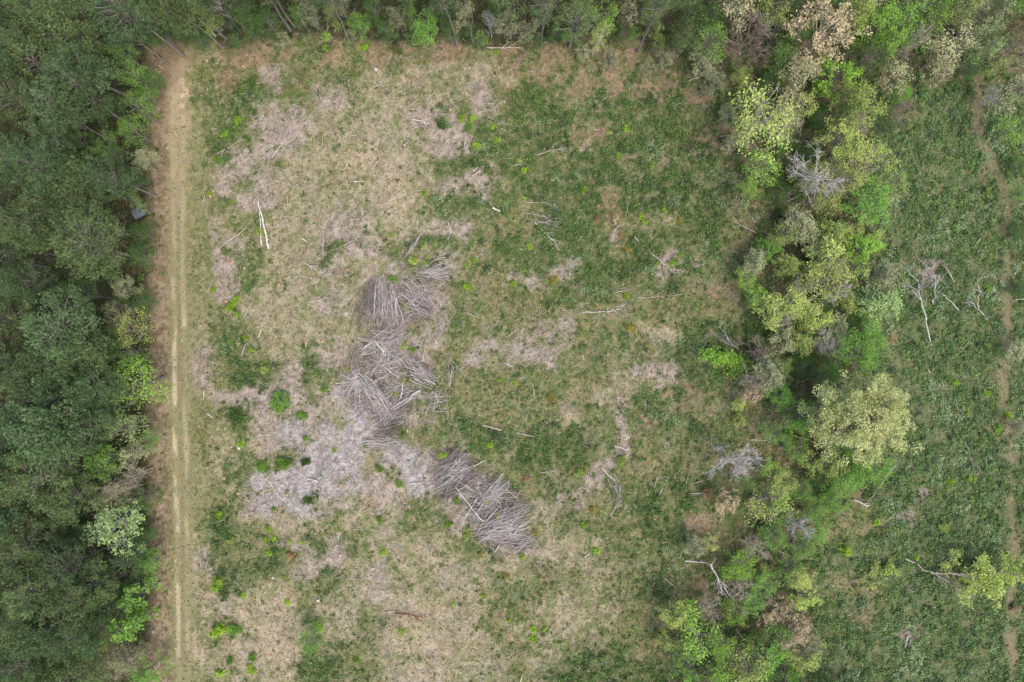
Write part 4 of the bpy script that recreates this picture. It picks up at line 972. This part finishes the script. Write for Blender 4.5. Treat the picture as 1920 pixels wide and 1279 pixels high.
for k, (lab, (cx, cy), bs) in enumerate(PILES):
    rng = np.random.default_rng(500 + k)
    e = bpy.data.objects.new('brush_pile', None); COL.objects.link(e)
    ox, oy = gx(cx), gy(cy)
    e.location = (ox, oy, 0)
    tag(e, lab, 'brush pile', 'piles of cut brush')
    allP, allR = [], []
    for (p0, p1, w0, w1, n, h, sp) in bs:
        solo = k == 0 or k >= 13
        P, R = bundle(p0, p1, w0 * (.9 if solo else 1.3), w1 * (.9 if solo else 1.3), int(n * (.7 if solo else 2.1)), h, rng, spread=sp * 1.1 + .08)
        if solo and k: R *= .75
        allP.append(P); allR.append(R)
    P = np.concatenate(allP) - np.array([ox, oy, 0]); R = np.concatenate(allR)
    nbig = min(20, max(3, len(P) // 8))
    big = np.argsort(-(P[:, :, 2].max(1) + rng.random(len(P)) * .4))[:nbig]
    m = np.ones(len(P), bool); m[big] = False
    tp = np.linspace(1, .45, 6)[None]
    dark = k in (2, 10) or k >= 13
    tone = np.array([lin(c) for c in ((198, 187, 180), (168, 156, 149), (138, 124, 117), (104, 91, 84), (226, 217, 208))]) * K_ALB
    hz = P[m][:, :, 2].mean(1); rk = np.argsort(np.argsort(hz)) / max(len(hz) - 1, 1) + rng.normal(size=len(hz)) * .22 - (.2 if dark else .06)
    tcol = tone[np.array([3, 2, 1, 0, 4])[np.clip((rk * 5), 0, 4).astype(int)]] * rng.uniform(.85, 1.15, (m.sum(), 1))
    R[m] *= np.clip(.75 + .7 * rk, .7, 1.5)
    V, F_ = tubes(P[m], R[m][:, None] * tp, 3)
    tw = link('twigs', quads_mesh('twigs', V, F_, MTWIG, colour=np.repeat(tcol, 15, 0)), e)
    tw['kind'] = 'stuff'
    for j in big:
        V, F_ = tubes(P[j][None], (R[j] * 1.3 + .016) * tp, 5)
        link('branch', quads_mesh('branch', V, F_, MBRUSH if rng.random() < .4 else MWOODW, smooth=True), e)
# long poles lying on the piles
for (x0, y0, x1, y1, r, lab) in ((909, 976, 855, 911, .09, 'longest white pole crossing the forked brush pile'), (911, 976, 936, 946, .07, 'whitish pole meeting the long crossing pole at its foot'),
                                 (872, 970, 898, 929, .07, 'white pole under the long crossing pole'), (872, 907, 892, 921, .06, 'short white pole above the long crossing pole'),
                                 (722, 660, 703, 638, .16, 'thick curved white limb on top of the loose tangle'), (681, 655, 703, 640, .1, 'thin curved pale limb on the loose tangle'),
                                 (790, 731, 735, 765, .1, 'pair-like white pole across the jumbled heap'), (753, 745, 757, 715, .1, 'upright-lying pale pole beside the two yellow bushes'),
                                 (695, 722, 730, 700, .06, 'thin pale pole slanting over the jumbled heap'), (723, 688, 750, 708, .08, 'bent pale limb between tangle and jumble'),
                                 (705, 720, 684, 700, .07, 'whitish pole at the upper end of the jumble'), (818, 720, 795, 710, .1, 'blunt white pole end at the slanting heap')):
    p0, p1 = (gx(x0), gy(y0)), (gx(x1), gy(y1))
    V, F_ = log_mesh(p0, p1, r, 0, int(x0 + y0), .75)
    o = link('dead_branch', quads_mesh('pole', V, F_, MWOODW, smooth=True), loc=(p0[0], p0[1], 0))
    tag(o, lab, 'branch')

# ---------------------------------------------------------------- small bushes
def shrub_meshes(seed, leafn=150, size=.2):
    rng = np.random.default_rng(seed)
    acc = Acc()
    ne = 24
    d = unit(rng.normal(size=(ne, 3)) * np.array([1, 1, .6]) + np.array([0, 0, .6]))
    E = d * rng.uniform(.15, 1, (ne, 1)) * np.array([.85, .85, 1.0])
    st = tubes(bez(np.zeros((ne, 3)), E * np.array([.3, .3, .6]), E, 4), np.full((ne, 4), .03) * np.linspace(1, .4, 4)[None], 3)
    wm = quads_mesh('shrub_stems', *st); wm.materials.append(None)
    ii = np.repeat(np.arange(ne), leafn // 5)
    g = unit(rng.normal(size=(len(ii), 3))) * (rng.random(len(ii)) ** .45)[:, None]
    C = E[ii] + g * .36
    C[:, 2] = np.maximum(C[:, 2], .03)
    V, F_ = leaves(C, size, rng, .5, .6)
    cm = quads_mesh('shrub_leaves', V, F_, tint=(rng.random(ne)[ii] * .5 + rng.random(len(ii)) * .5)); cm.materials.append(None)
    return wm, cm


SHR = [shrub_meshes(700 + i) for i in range(5)]
SHRUBS = [
    (444, 225, 11, 'lime'), (421, 250, 9, 'lime'), (408, 298, 9, 'green'), (465, 260, 7, 'green'), (866, 221, 9, 'lime'), (885, 221, 9, 'lime'), (878, 240, 11, 'green'),
    (925, 237, 7, 'lime'), (893, 272, 9, 'lime'), (931, 262, 8, 'lime'), (984, 318, 9, 'lime'), (828, 234, 12, 'dark'), (973, 300, 8, 'yellow'), (1174, 241, 8, 'lime'),
    (1142, 248, 6, 'yellow'), (1220, 310, 7, 'green'), (1095, 356, 9, 'lime'), (488, 433, 11, 'yellow'), (440, 562, 9, 'lime'), (432, 573, 11, 'lime'), (425, 578, 8, 'lime'),
    (398, 541, 8, 'lime'), (443, 590, 6, 'lime'), (392, 362, 6, 'lime'), (435, 378, 7, 'moss'), (796, 363, 8, 'lime'), (735, 440, 9, 'yellow'), (815, 456, 8, 'moss'),
    (774, 490, 10, 'yellow'), (794, 462, 6, 'yellow'), (803, 481, 7, 'yellow'), (797, 495, 6, 'lime'), (888, 487, 8, 'lime'), (875, 497, 6, 'lime'), (876, 538, 9, 'lime'),
    (961, 531, 8, 'lime'), (758, 575, 9, 'yellow'), (981, 371, 8, 'yellow'), (992, 462, 7, 'lime'), (1038, 524, 10, 'gold'), (735, 522, 10, 'green'), (1246, 393, 7, 'lime'),
    (1202, 405, 8, 'lime'), (1210, 417, 6, 'lime'), (1264, 493, 11, 'lime'), (1236, 494, 7, 'yellow'), (1178, 467, 9, 'gold'), (1174, 555, 8, 'lime'), (1278, 477, 7, 'moss'),
    (1120, 408, 9, 'rust'), (1153, 411, 11, 'tan'), (1166, 440, 6, 'rust'), (1275, 414, 8, 'gold'), (459, 634, 7, 'lime'), (469, 655, 6, 'lime'), (496, 691, 13, 'yellow'),
    (452, 832, 10, 'lime'), (650, 692, 9, 'gold'), (608, 730, 9, 'green'), (568, 780, 10, 'green'), (525, 765, 14, 'green'), (445, 782, 18, 'dark'), (572, 822, 7, 'green'),
    (757, 650, 9, 'yellow'), (773, 656, 8, 'green'), (741, 738, 11, 'yellow'), (755, 715, 8, 'yellow'), (705, 660, 6, 'rust'), (919, 836, 7, 'lime'), (829, 854, 9, 'lime'),
    (938, 714, 6, 'lime'), (966, 718, 6, 'lime'), (1183, 614, 10, 'gold'), (1031, 748, 9, 'gold'), (408, 966, 9, 'lime'), (431, 1015, 9, 'yellow'), (503, 994, 7, 'lime'),
    (497, 1013, 7, 'lime'), (513, 1011, 6, 'lime'), (502, 1038, 8, 'lime'), (542, 1016, 7, 'yellow'), (563, 1019, 7, 'yellow'), (512, 955, 6, 'green'), (408, 1095, 15, 'lime'),
    (533, 1084, 7, 'yellow'), (545, 1042, 10, 'rust'), (577, 938, 11, 'dark'), (490, 875, 14, 'green'), (530, 868, 15, 'green'), (572, 866, 11, 'dark'), (409, 1183, 17, 'lime'),
    (437, 1180, 15, 'green'), (600, 1178, 10, 'lime'), (472, 1233, 10, 'green'), (470, 1257, 11, 'lime'), (413, 1263, 11, 'lime'), (430, 1240, 9, 'green'), (538, 1130, 8, 'lime'),
    (455, 1117, 6, 'lime'), (914, 940, 9, 'yellow'), (932, 967, 9, 'yellow'), (877, 1000, 13, 'yellow'), (979, 1043, 8, 'lime'), (1001, 1180, 8, 'lime'), (999, 1199, 9, 'lime'),
    (1021, 1181, 6, 'lime'), (907, 1119, 6, 'lime'), (851, 1136, 5, 'lime'), (1095, 984, 8, 'lime'), (1118, 1034, 8, 'lime'), (954, 1165, 5, 'lime'), (752, 1185, 11, 'yellow'),
    (719, 1037, 8, 'lime'), (668, 1240, 7, 'green'), (988, 897, 9, 'rust'), (1111, 957, 9, 'gold'), (1165, 864, 13, 'moss'), (1090, 885, 13, 'moss'), (711, 880, 9, 'green'),
    (747, 907, 9, 'green'), (711, 975, 9, 'green'), (1853, 540, 8, 'lime'), (1795, 718, 8, 'lime'), (1850, 738, 8, 'lime'), (1876, 805, 10, 'lime'), (1815, 774, 7, 'lime'),
    (1893, 780, 10, 'lime'), (1782, 904, 10, 'lime'), (1824, 900, 9, 'lime'), (1643, 980, 8, 'lime'), (1586, 1032, 14, 'lime'), (1643, 983, 6, 'lime'), (1722, 1047, 6, 'lime'),
    (1664, 1070, 10, 'lime'), (1620, 1085, 9, 'yellow'), (1903, 1140, 12, 'tan'), (1450, 655, 9, 'lime'), (1770, 990, 14, 'moss'), (1855, 362, 12, 'moss'), (1820, 310, 10, 'green'),
    (610, 90, 9, 'lime'), (683, 88, 9, 'lime'), (932, 96, 6, 'lime'), (1160, 290, 6, 'lime'), (570, 650, 7, 'green'), (450, 170, 8, 'green'), (840, 985, 8, 'green'), (855, 940, 9, 'green'),
    (950, 1080, 7, 'gold'), (1003, 1000, 8, 'gold'), (900, 1040, 8, 'gold'), (1685, 835, 12, 'yellow'), (430, 640, 9, 'green'), (625, 845, 6, 'lime'),
]
SLOOK = {'lime': 'bright lime bush', 'green': 'mid green bush', 'dark': 'dark green bush', 'yellow': 'yellow-green bush', 'moss': 'olive bush', 'gold': 'golden yellow bush',
         'rust': 'rust orange bush', 'tan': 'tan dry bush'}
for k, (px, py, r, lk) in enumerate(SHRUBS):
    wm, cm = SHR[k % 5]
    x, y = at(px, py, .5); R = r * MPP
    e = bpy.data.objects.new('bush', None); COL.objects.link(e)
    e.location = (x, y, float(gz(x, y)[0])); e.rotation_euler = (0, 0, RNG.uniform(0, 6.28)); e.scale = (R * 1.05, R * 1.05, R * 1.1)
    link('stems', wm, e, mat=MBARK['brown']); link('foliage', cm, e, mat=MBUSH[lk])
    tag(e, None, 'bush')
    THINGS.append((e, ('tiny ' if r < 7 else 'small ' if r < 10 else 'large ') + SLOOK[lk], px, py, 'clearing' if px < 1290 else 'belt'))


# ---------------------------------------------------------------- dead and fallen trees of the far side
def dead_tree(base, tip, h0, h1, r, nlimb, seed, label, mat, spread=.5, name='dead_tree', leaf=None, leafn=0, lsize=.26, frac=.35):
    """stem from ground pixel base to pixel tip at height h1, with limbs toward its end"""
    rng = np.random.default_rng(seed)
    bx, by = at(*base, h0); tx, ty = at(*tip, h1)
    e = bpy.data.objects.new(name, None); COL.objects.link(e); e.location = (bx, by, 0)
    T = np.array([tx - bx, ty - by, h1]); B = np.array([0, 0, h0])
    L = np.linalg.norm(T - B)
    K = 9; t = np.linspace(0, 1, K)
    P = B[None] * (1 - t)[:, None] + T[None] * t[:, None]
    wob = np.cumsum(rng.normal(size=(K, 3)), 0) * .012 * L * np.sin(t * math.pi)[:, None] * 2
    P = P + wob
    R = r * (1 - .75 * t)
    acc = Acc(); acc.add(tubes(P[None], R[None], 7))
    ends = []
    ax = (T - B) / L
    s = rng.uniform(frac, .98, nlimb)
    q = np.stack([np.interp(s, t, P[:, i]) for i in range(3)], 1)
    d = unit(ax[None] * .8 + rng.normal(size=(nlimb, 3)) * spread)
    ln = L * rng.uniform(.18, .42, nlimb) * (1.15 - s * .5)
    tip_ = q + d * ln[:, None]; tip_[:, 2] = np.maximum(tip_[:, 2], .15)
    mid = (q + tip_) / 2 + rng.normal(size=q.shape) * .06 * ln[:, None]
    acc.add(tubes(bez(q, mid, tip_, 5), (r * .42) * np.linspace(1, .3, 5)[None].repeat(nlimb, 0), 5))
    ends.append(tip_)
    for lev, (nn, f, rr) in enumerate(((4, .4, .035), (3, .3, .022))):
        a, b = (q, tip_)
        jj = np.repeat(np.arange(len(a)), nn); u = rng.uniform(.3, 1, len(jj))[:, None]
        q2 = a[jj] * (1 - u) + b[jj] * u
        d2 = unit(unit(b - a)[jj] + rng.normal(size=q2.shape) * .5)
        e2 = q2 + d2 * (np.linalg.norm(b - a, axis=1)[jj] * f * rng.uniform(.6, 1.3, len(jj)))[:, None]
        e2[:, 2] = np.maximum(e2[:, 2], .1)
        acc.add(tubes(bez(q2, (q2 + e2) / 2 + rng.normal(size=q2.shape) * .03, e2, 4), np.full((len(jj), 4), rr) * np.linspace(1, .5, 4)[None], 3))
        q, tip_ = q2, e2; ends.append(e2)
    V, F_ = acc.get()
    link('trunk', quads_mesh('dead_wood', V, F_, mat, smooth=True), e)
    if leaf:
        E = np.concatenate(ends); ii = np.repeat(np.arange(len(E)), leafn)
        C = E[ii] + rng.normal(size=(len(ii), 3)) * .3; C[:, 2] = np.maximum(C[:, 2], .05)
        V, F_ = leaves(C, lsize, rng, .5, .6)
        link('crown', quads_mesh('fallen_leaves', V, F_, MLEAF[leaf], tint=rng.random(len(ii))), e)
    tag(e, label, 'branch' if 'branch' in name else 'tree')
    return e


WH, PA, TW = MBARK['white'], MBARK['pale'], MBARK['twig']
dead_tree((1744, 640), (1722, 525), 0, 9, .1, 5, 1, 'tallest bleached dead snag in the thicket with a splintered pale butt', WH, .3, frac=.55)
dead_tree((1738, 600), (1732, 560), 0, 5, .08, 2, 2, 'thin leaning dead stem beside the tallest snag', WH, .3)
dead_tree((1748, 570), (1752, 515), 0, 7, .12, 6, 3, 'forked white snag just above the tallest snag', WH, .45)
dead_tree((1834, 582), (1832, 520), 0, 6, .11, 6, 4, 'slim white snag standing by the footpath', PA, .45)
dead_tree((1798, 582), (1772, 552), 0, 2, .1, 2, 5, 'short bleached stem slanting between the white snags', WH, .3)
dead_tree((1853, 601), (1806, 568), 0, 1.5, .1, 3, 6, 'crooked bleached stem lying toward the footpath', WH, .3)
dead_tree((1790, 530), (1772, 485), 0, 4, .1, 5, 7, 'grey broken snag above the forked white snag', PA, .45)
dead_tree((1692, 545), (1682, 520), 0, 3, .06, 2, 8, 'small grey dead stem against the belt edge', PA, .3)
dead_tree((1697, 1047), (1800, 1108), .5, 1.5, .11, 14, 9, 'fallen pale tree with branches fanned out across the thicket', PA, .3, name='fallen_tree', leaf='dull', leafn=2, frac=.45)
dead_tree((1745, 1074), (1925, 1078), .8, 6, .14, 26, 10, 'fallen yellow-green leafy tree reaching in from beyond the footpath', PA, .55, name='fallen_tree', leaf='yellow', leafn=14, lsize=.34, frac=.1)
dead_tree((1600, 1090), (1672, 1066), .3, .8, .06, 12, 11, 'low sapling bent flat over the thicket weeds', PA, .4, name='fallen_tree', leaf='yellow', leafn=5, frac=.1)
dead_tree((1285, 1052), (1336, 1060), .4, 3, .17, 2, 12, 'thick white broken stem at the lower belt edge', WH, .35, frac=.8)
dead_tree((1332, 1058), (1352, 1115), 3, 4.5, .16, 15, 13, 'twisted white dead tree with drooping clawed limbs', WH, .75, frac=.35)
dead_tree((1358, 1100), (1395, 1150), 2, 3, .1, 5, 14, 'pale arching dead limb reaching down from the twisted dead tree', WH, .4, frac=.6)
dead_tree((1395, 1145), (1465, 1172), 2, 4, .1, 10, 15, 'sprawling tan dead tree below the twisted white one', TW, .4, leaf='tan', leafn=2)
dead_tree((1385, 1010), (1440, 1050), 2, 4, .11, 5, 16, 'grey leaning dead stem above the lower green crowns', PA, .4)
dead_tree((1435, 1015), (1478, 1040), 2, 4, .1, 5, 17, 'second grey leaning dead stem, nearer the thicket', PA, .4)
dead_tree((1335, 1155), (1356, 1205), 2, 5, .08, 3, 18, 'white dead stem rising through the lime crowns at the bottom', WH, .3)
dead_tree((1380, 1180), (1398, 1205), 1, 2.5, .09, 1, 19, 'stub of grey dead stem between the lowest green crowns', PA, .3)
dead_tree((1394, 1240), (1370, 1262), 2, 5, .1, 3, 20, 'grey dead limb beside the lowest pale crown', PA, .4)
dead_tree((1418, 690), (1334, 670), .6, 2.2, .09, 30, 21, 'toppled lime-green leafy sapling pointing into the clearing', PA, .22, name='fallen_tree', leaf='lime', leafn=10, lsize=.3, frac=.0)
dead_tree((1437, 655), (1402, 662), .5, 2.0, .07, 8, 22, 'brown dead sapling lying above the toppled lime one', TW, .3)
dead_tree((1470, 380), (1540, 355), 0, 4, .12, 5, 23, 'pale leaning dead stem under the upper belt crowns', PA, .4)
dead_tree((1408, 825), (1450, 822), .5, 2, .08, 4, 24, 'white forked dead branch poking toward the clearing', WH, .4)
dead_tree((1490, 818), (1522, 826), .8, 1.6, .08, 2, 25, 'grey dead pole touching the huge oak', PA, .3)
dead_tree((1515, 765), (1515, 800), 3, 6, .1, 4, 26, 'white dead limb at the clearing side of the huge oak', WH, .5)
dead_tree((1450, 505), (1490, 515), .5, 2.5, .1, 6, 27, 'silver forked dead stem in the middle of the belt', WH, .4)
dead_tree((889, 86), (887, 24), 0, 10, .16, 0, 28, 'broken-topped bare pine snag among the back trunks', MBARK['bark'], .3, name='dead_tree')
dead_tree((952, 150), (1000, 80), 0, 1, .05, 4, 29, 'thin dead branch hanging over the red litter by the back woods', TW, .4)
dead_tree((1282, 155), (1350, 138), 0, 1.5, .08, 4, 30, 'arched grey branch over the scrub near the back corner', PA, .3, name='dead_branch')
dead_tree((1232, 140), (1268, 112), 0, 1.5, .06, 3, 31, 'thin tan branch slanting over scrub by the back corner', TW, .3, name='dead_branch')

# ---------------------------------------------------------------- stumps and small scrap
def stump_mesh(seed):
    rng = np.random.default_rng(seed)
    n = 12; a = np.arange(n) * 2 * math.pi / n
    rr = .2 * (1 + .12 * rng.normal(size=n))
    rings = [(1.35, -.08), (1.05, .08), (1.0, .26), (.98, .28), (.0, .285)]
    V = np.concatenate([np.c_[np.cos(a) * rr * s, np.sin(a) * rr * s, np.full(n, z)] for s, z in rings])
    idx_ = np.arange(len(V)).reshape(len(rings), n)
    A = idx_[:-1]; B = np.roll(A, -1, 1); D = idx_[1:]; C = np.roll(D, -1, 1)
    return V, np.stack([A, B, C, D], -1).reshape(-1, 4)


MCUT = mat_wood('cut_wood', (204, 172, 130), (168, 138, 104)); MCUTR = mat_wood('red_cut_wood', (196, 144, 112), (164, 116, 88))
STUMPS = [(457, 125, 'o'), (388, 114, 'o'), (705, 131, 'p'), (395, 368, 'o'), (429, 492, 'r'), (524, 534, 'o'), (655, 282, 'o'), (410, 330, 'o'), (538, 927, 'o'), (640, 909, 'o'), (492, 923, 'o'),
          (421, 896, 'o'), (605, 640, 'o'), (660, 790, 'o'), (597, 1125, 'p'), (448, 840, 'p'), (1058, 264, 'o'), (637, 1040, 'o'), (447, 925, 'o'), (587, 995, 'o'), (424, 565, 'o'), (652, 505, 'r')]
for k, (px, py, c) in enumerate(STUMPS):
    V, F_ = stump_mesh(k)
    x, y = gx(px), gy(py)
    o = link('tree_stump', quads_mesh('stump', V * (1.15 if c != 'p' else 1.2), F_, {'o': MCUT, 'p': MWOODW, 'r': MCUTR}[c], smooth=False), loc=(x, y, float(gz(x, y)[0])))
    tag(o, None, 'stump')
    THINGS.append((o, {'o': 'orange-topped cut stump', 'p': 'pale cut stump', 'r': 'reddish cut stump'}[c], px, py, 'clearing'))

# a small box blind with a pitched grey sheet roof, half hidden at the forest edge
bl = bpy.data.objects.new('hunting_blind', None); COL.objects.link(bl)
bx, by = at(258, 398, 2.4)
bl.location = (bx, by, 0); bl.rotation_euler = (0, 0, math.radians(28))
tag(bl, 'small wooden box blind with a pitched grey sheet roof beside the track', 'hunting blind')
MROOF = mat_wood('grey_sheet_roof', (118, 130, 136), (94, 106, 112), 1.5); MWALL = mat_wood('blind_boards', (104, 94, 82), (78, 70, 60))


def boxes(*bs):
    acc = Acc()
    for (x0, y0, z0, x1, y1, z1) in bs:
        V = np.array([[x0, y0, z0], [x1, y0, z0], [x1, y1, z0], [x0, y1, z0], [x0, y0, z1], [x1, y0, z1], [x1, y1, z1], [x0, y1, z1]], float)
        acc.add((V, np.array([[0, 3, 2, 1], [4, 5, 6, 7], [0, 1, 5, 4], [1, 2, 6, 5], [2, 3, 7, 6], [3, 0, 4, 7]])))
    return acc.get()


for sx in (-1, 1):
    for sy in (-1, 1):
        link('leg', quads_mesh('leg', *boxes((sx * .68 - .05, sy * .58 - .05, -.1, sx * .68 + .05, sy * .58 + .05, .8)), MWALL), bl)
link('wall', quads_mesh('wall', *boxes((-.75, -.65, .8, .75, -.6, 1.3), (-.75, -.65, 1.7, .75, -.6, 2.1), (-.75, .6, .8, .75, .65, 2.1), (-.75, -.597, .8, -.7, .597, 2.1), (.7, -.597, .8, .75, .597, 1.3), (.7, -.597, 1.7, .75, .597, 2.1)), MWALL), bl)
link('floor_board', quads_mesh('floor_board', *boxes((-.69, -.59, .82, .69, .59, .86)), MWALL), bl)
# shallow gable roof with corrugation ribs
rx = np.linspace(-.95, .95, 25); V = []; ryy = [-.85, 0, .85]
for yv in ryy:
    for i, xv in enumerate(rx): V.append((xv, yv, 2.5 - abs(yv) * .42 + (.02 if i % 2 else 0)))
V = np.array(V); ii = np.arange(75).reshape(3, 25)
F_ = np.stack([ii[:-1, :-1], ii[:-1, 1:], ii[1:, 1:], ii[1:, :-1]], -1).reshape(-1, 4)
V2 = np.r_[V, V - np.array([0, 0, .03])]; F2 = np.r_[F_, F_[:, ::-1] + 75]
link('roof', quads_mesh('roof', V2, F2, MROOF), bl)

# scrap sheet and pale stones
V, F_ = boxes((-.6, -.3, .18, .6, .3, .22), (-.55, -.28, .02, -.45, .28, .18), (.45, -.28, .02, .55, .28, .18))
o = link('grey_board', quads_mesh('pallet', V, F_, MROOF), loc=(gx(532), gy(735), 0)); o.rotation_euler = (.12, .05, -.3)
tag(o, 'small grey board lying against weeds between track and brush', 'board')


def stone_mesh(seed):
    rng = np.random.default_rng(seed)
    u = np.linspace(0, math.pi, 7); v = np.arange(10) * 2 * math.pi / 10
    V = np.array([[math.sin(a) * math.cos(b), math.sin(a) * math.sin(b), math.cos(a) * .6] for a in u for b in v]) * (1 + .12 * rng.normal(size=(70, 1)))
    ii = np.arange(70).reshape(7, 10); A = ii[:-1]; B = np.roll(A, -1, 1); D = ii[1:]; C = np.roll(D, -1, 1)
    return V, np.stack([A, D, C, B], -1).reshape(-1, 4)


MSTONE = mat_wood('pale_stone', (206, 198, 184), (172, 162, 148))
for k, (px, py, r, lab) in enumerate(((512, 1083, .34, 'white stone among bushes below the twig mat'), (434, 838, .22, 'white stone by the lime bush near the track'), (587, 959, .2, 'tiny white stone at a dark bush below the twig mat'),
                                      (287, 1184, .3, 'pale rounded stone at the forest edge by the track'), (458, 503, .34, 'white stone below the slanting grey log'), (1661, 1123, .2, 'white stone in the lower thicket'))):
    V, F_ = stone_mesh(k)
    tag(link('stone', quads_mesh('stone', V * r * .75, F_, MSTONE, smooth=True), loc=(gx(px), gy(py), .1)), lab, 'stone')

# ---------------------------------------------------------------- labels for the many
MARKS = {
    'forest': [(257, 397, 'the grey-roofed blind'), (210, 990, 'the whitish roadside tree'), (165, 462, 'the big bright pine crown'), (258, 712, 'the large lime roadside tree'),
               (240, 806, 'the pale green roadside tree'), (320, 105, 'the upper end of the track'), (246, 1180, 'the slim leaning roadside tree'), (250, 616, 'the yellow-green roadside tree'),
               (44, 1264, 'the lime crown in the lower corner'), (205, 268, 'the fresh green gap trees'), (98, 812, 'the widest dark pine crown')],
    'top': [(421, 71, 'the first leaning trunk'), (597, 54, 'the trunk behind the lime bush'), (654, 77, 'the trunk over the red verge'), (781, 64, 'the trunk in bright foliage'),
            (888, 60, 'the broken-topped snag'), (1014, 84, 'the thick trunk over the fallen poles'), (1125, 62, 'the white-stemmed spring tree'), (1195, 97, 'the trunk leaning toward the belt')],
    'clearing': [(493, 420, 'the crossed white logs'), (715, 570, 'the big fan of brush'), (725, 700, 'the tangled brush heaps'), (845, 890, 'the dark slanting brush pile'), (965, 985, 'the lowest fan of brush'),
                 (600, 880, 'the grey twig mat'), (702, 310, 'the stout grey-green log'), (1035, 415, 'the pale spray of limbs'), (1240, 490, 'the slanting fallen stem'), (1225, 695, 'the pinkish bare scrape'),
                 (1163, 915, 'the small purple-grey heap'), (770, 1152, 'the red-brown branch'), (409, 1183, 'the largest roadside bush'), (580, 1200, 'the feathery sapling'), (408, 1095, 'the rounded roadside bush'),
                 (444, 225, 'the pair of rounded bushes'), (880, 230, 'the cluster of lime bushes'), (920, 800, 'the broken mossy log'), (1130, 1139, 'the lower tan grass'), (640, 193, 'the pinkish upper twig heap'),
                 (600, 550, 'the pale stick scatter'), (1130, 583, 'the long whitish spray'), (1320, 925, 'the orange-red little tree'), (960, 655, 'the pinkish litter patch')],
    'belt': [(1610, 770, 'the huge pale oak'), (1435, 222, 'the tall cream-leaved tree'), (1576, 141, 'the lime dome'), (1613, 463, 'the round lime tree'), (1340, 1090, 'the twisted white dead tree'),
             (1400, 68, 'the pinkish bare tree'), (1365, 946, 'the rust-brown tree'), (1370, 678, 'the toppled lime sapling'), (1840, 74, 'the whitish green crown'), (1740, 560, 'the bleached snags'),
             (1770, 1075, 'the fallen fan-branched tree'), (1890, 760, 'the middle of the footpath'), (1545, 325, 'the white-limbed bare tree'), (1640, 872, 'the dense green crown below the oak'), (1542, 60, 'the large tan budding tree'),
             (1890, 300, 'the upper footpath'), (1586, 1032, 'the lone lime thicket bush'), (1480, 1180, 'the sprawling tan tree')],
}
SIDE = {'forest': ('deeper in than', 'trackward of'), 'top': ('trackward of', 'beltward of'), 'clearing': ('trackward of', 'beltward of'),
        'belt': ('clearingward of', 'beyond')}


def where(px, py, zone):
    ms = sorted(MARKS[zone], key=lambda m: math.hypot(m[0] - px, m[1] - py))
    mx_, my_, nm = ms[0]
    dx, dy = px - mx_, py - my_
    d = math.hypot(dx, dy)
    if d < 22: return 'at ' + nm
    how = 'close ' if d < 55 else '' if d < 110 else 'well '
    if abs(dy) >= abs(dx): return how + ('above ' if dy < 0 else 'below ') + nm
    return how + SIDE[zone][0 if dx < 0 else 1] + ' ' + nm


NUM = ['zero', 'one', 'two', 'three', 'four', 'five', 'six', 'seven', 'eight', 'nine']
ORDN = ['topmost', 'second', 'third', 'fourth', 'fifth', 'sixth', 'seventh', 'eighth', 'ninth']
byl = {}
for o, look, px, py, zone in THINGS:
    byl.setdefault(f'{look} {where(px, py, zone)}', []).append((py, px, o))
for lab, L in byl.items():
    if len(L) == 1:
        L[0][2]['label'] = lab
    else:
        L.sort(key=lambda q: (q[0], q[1]))
        for i, (_, _, o) in enumerate(L):
            o['label'] = lab + (f', {"upper" if i == 0 else "lower"} of two' if len(L) == 2 else f', {ORDN[min(i, 8)]} down of {NUM[min(len(L), 9)]}')
for o, *_ in THINGS:
    w = o['label'].split()
    if len(w) > 16: o['label'] = ' '.join(q for q in w if q not in ('close', 'well', 'the'))

# ---------------------------------------------------------------- light, sky, camera
world = bpy.data.worlds.new('World'); scene.world = world; world.use_nodes = True
nt = world.node_tree; nt.nodes.clear()
sky = nt.nodes.new('ShaderNodeTexSky'); sky.sky_type = 'NISHITA'; sky.sun_disc = False
SUN_EL, SUN_AZ = math.radians(60), math.radians(135)
sky.sun_elevation = SUN_EL; sky.sun_rotation = SUN_AZ; sky.air_density = 1.0; sky.dust_density = 3.0; sky.ozone_density = 1.0
bg = nt.nodes.new('ShaderNodeBackground'); bg.inputs['Strength'].default_value = .15
wo = nt.nodes.new('ShaderNodeOutputWorld')
nt.links.new(sky.outputs[0], bg.inputs['Color']); nt.links.new(bg.outputs[0], wo.inputs['Surface'])
sl = bpy.data.lights.new('sun', 'SUN'); sl.energy = 1.2; sl.angle = math.radians(45); sl.color = (1.0, .96, .90)
so = bpy.data.objects.new('sun', sl); COL.objects.link(so)
# Nishita: rotation is measured clockwise from +Y
sd = np.array([math.sin(SUN_AZ) * math.cos(SUN_EL), math.cos(SUN_AZ) * math.cos(SUN_EL), math.sin(SUN_EL)])
from mathutils import Vector
so.rotation_euler = Vector(sd).to_track_quat('Z', 'Y').to_euler()
so.location = (0, 0, 60)

cam = bpy.data.cameras.new('camera'); cam.sensor_width = 36; cam.lens = 36 * CAM_H / (1920 * MPP); cam.clip_end = 5000; cam.clip_start = 1
co = bpy.data.objects.new('camera', cam); COL.objects.link(co); co.location = (0, 0, CAM_H); co.rotation_euler = (0, 0, 0)
scene.camera = co
scene.render.resolution_x = 1024; scene.render.resolution_y = 682
vs = scene.view_settings
vs.view_transform = 'Standard'; vs.look = 'None'; vs.exposure = 1.1; vs.gamma = 1.0; vs.use_curve_mapping = False
scene.cycles.max_bounces = 5; scene.cycles.diffuse_bounces = 3; scene.cycles.transmission_bounces = 3
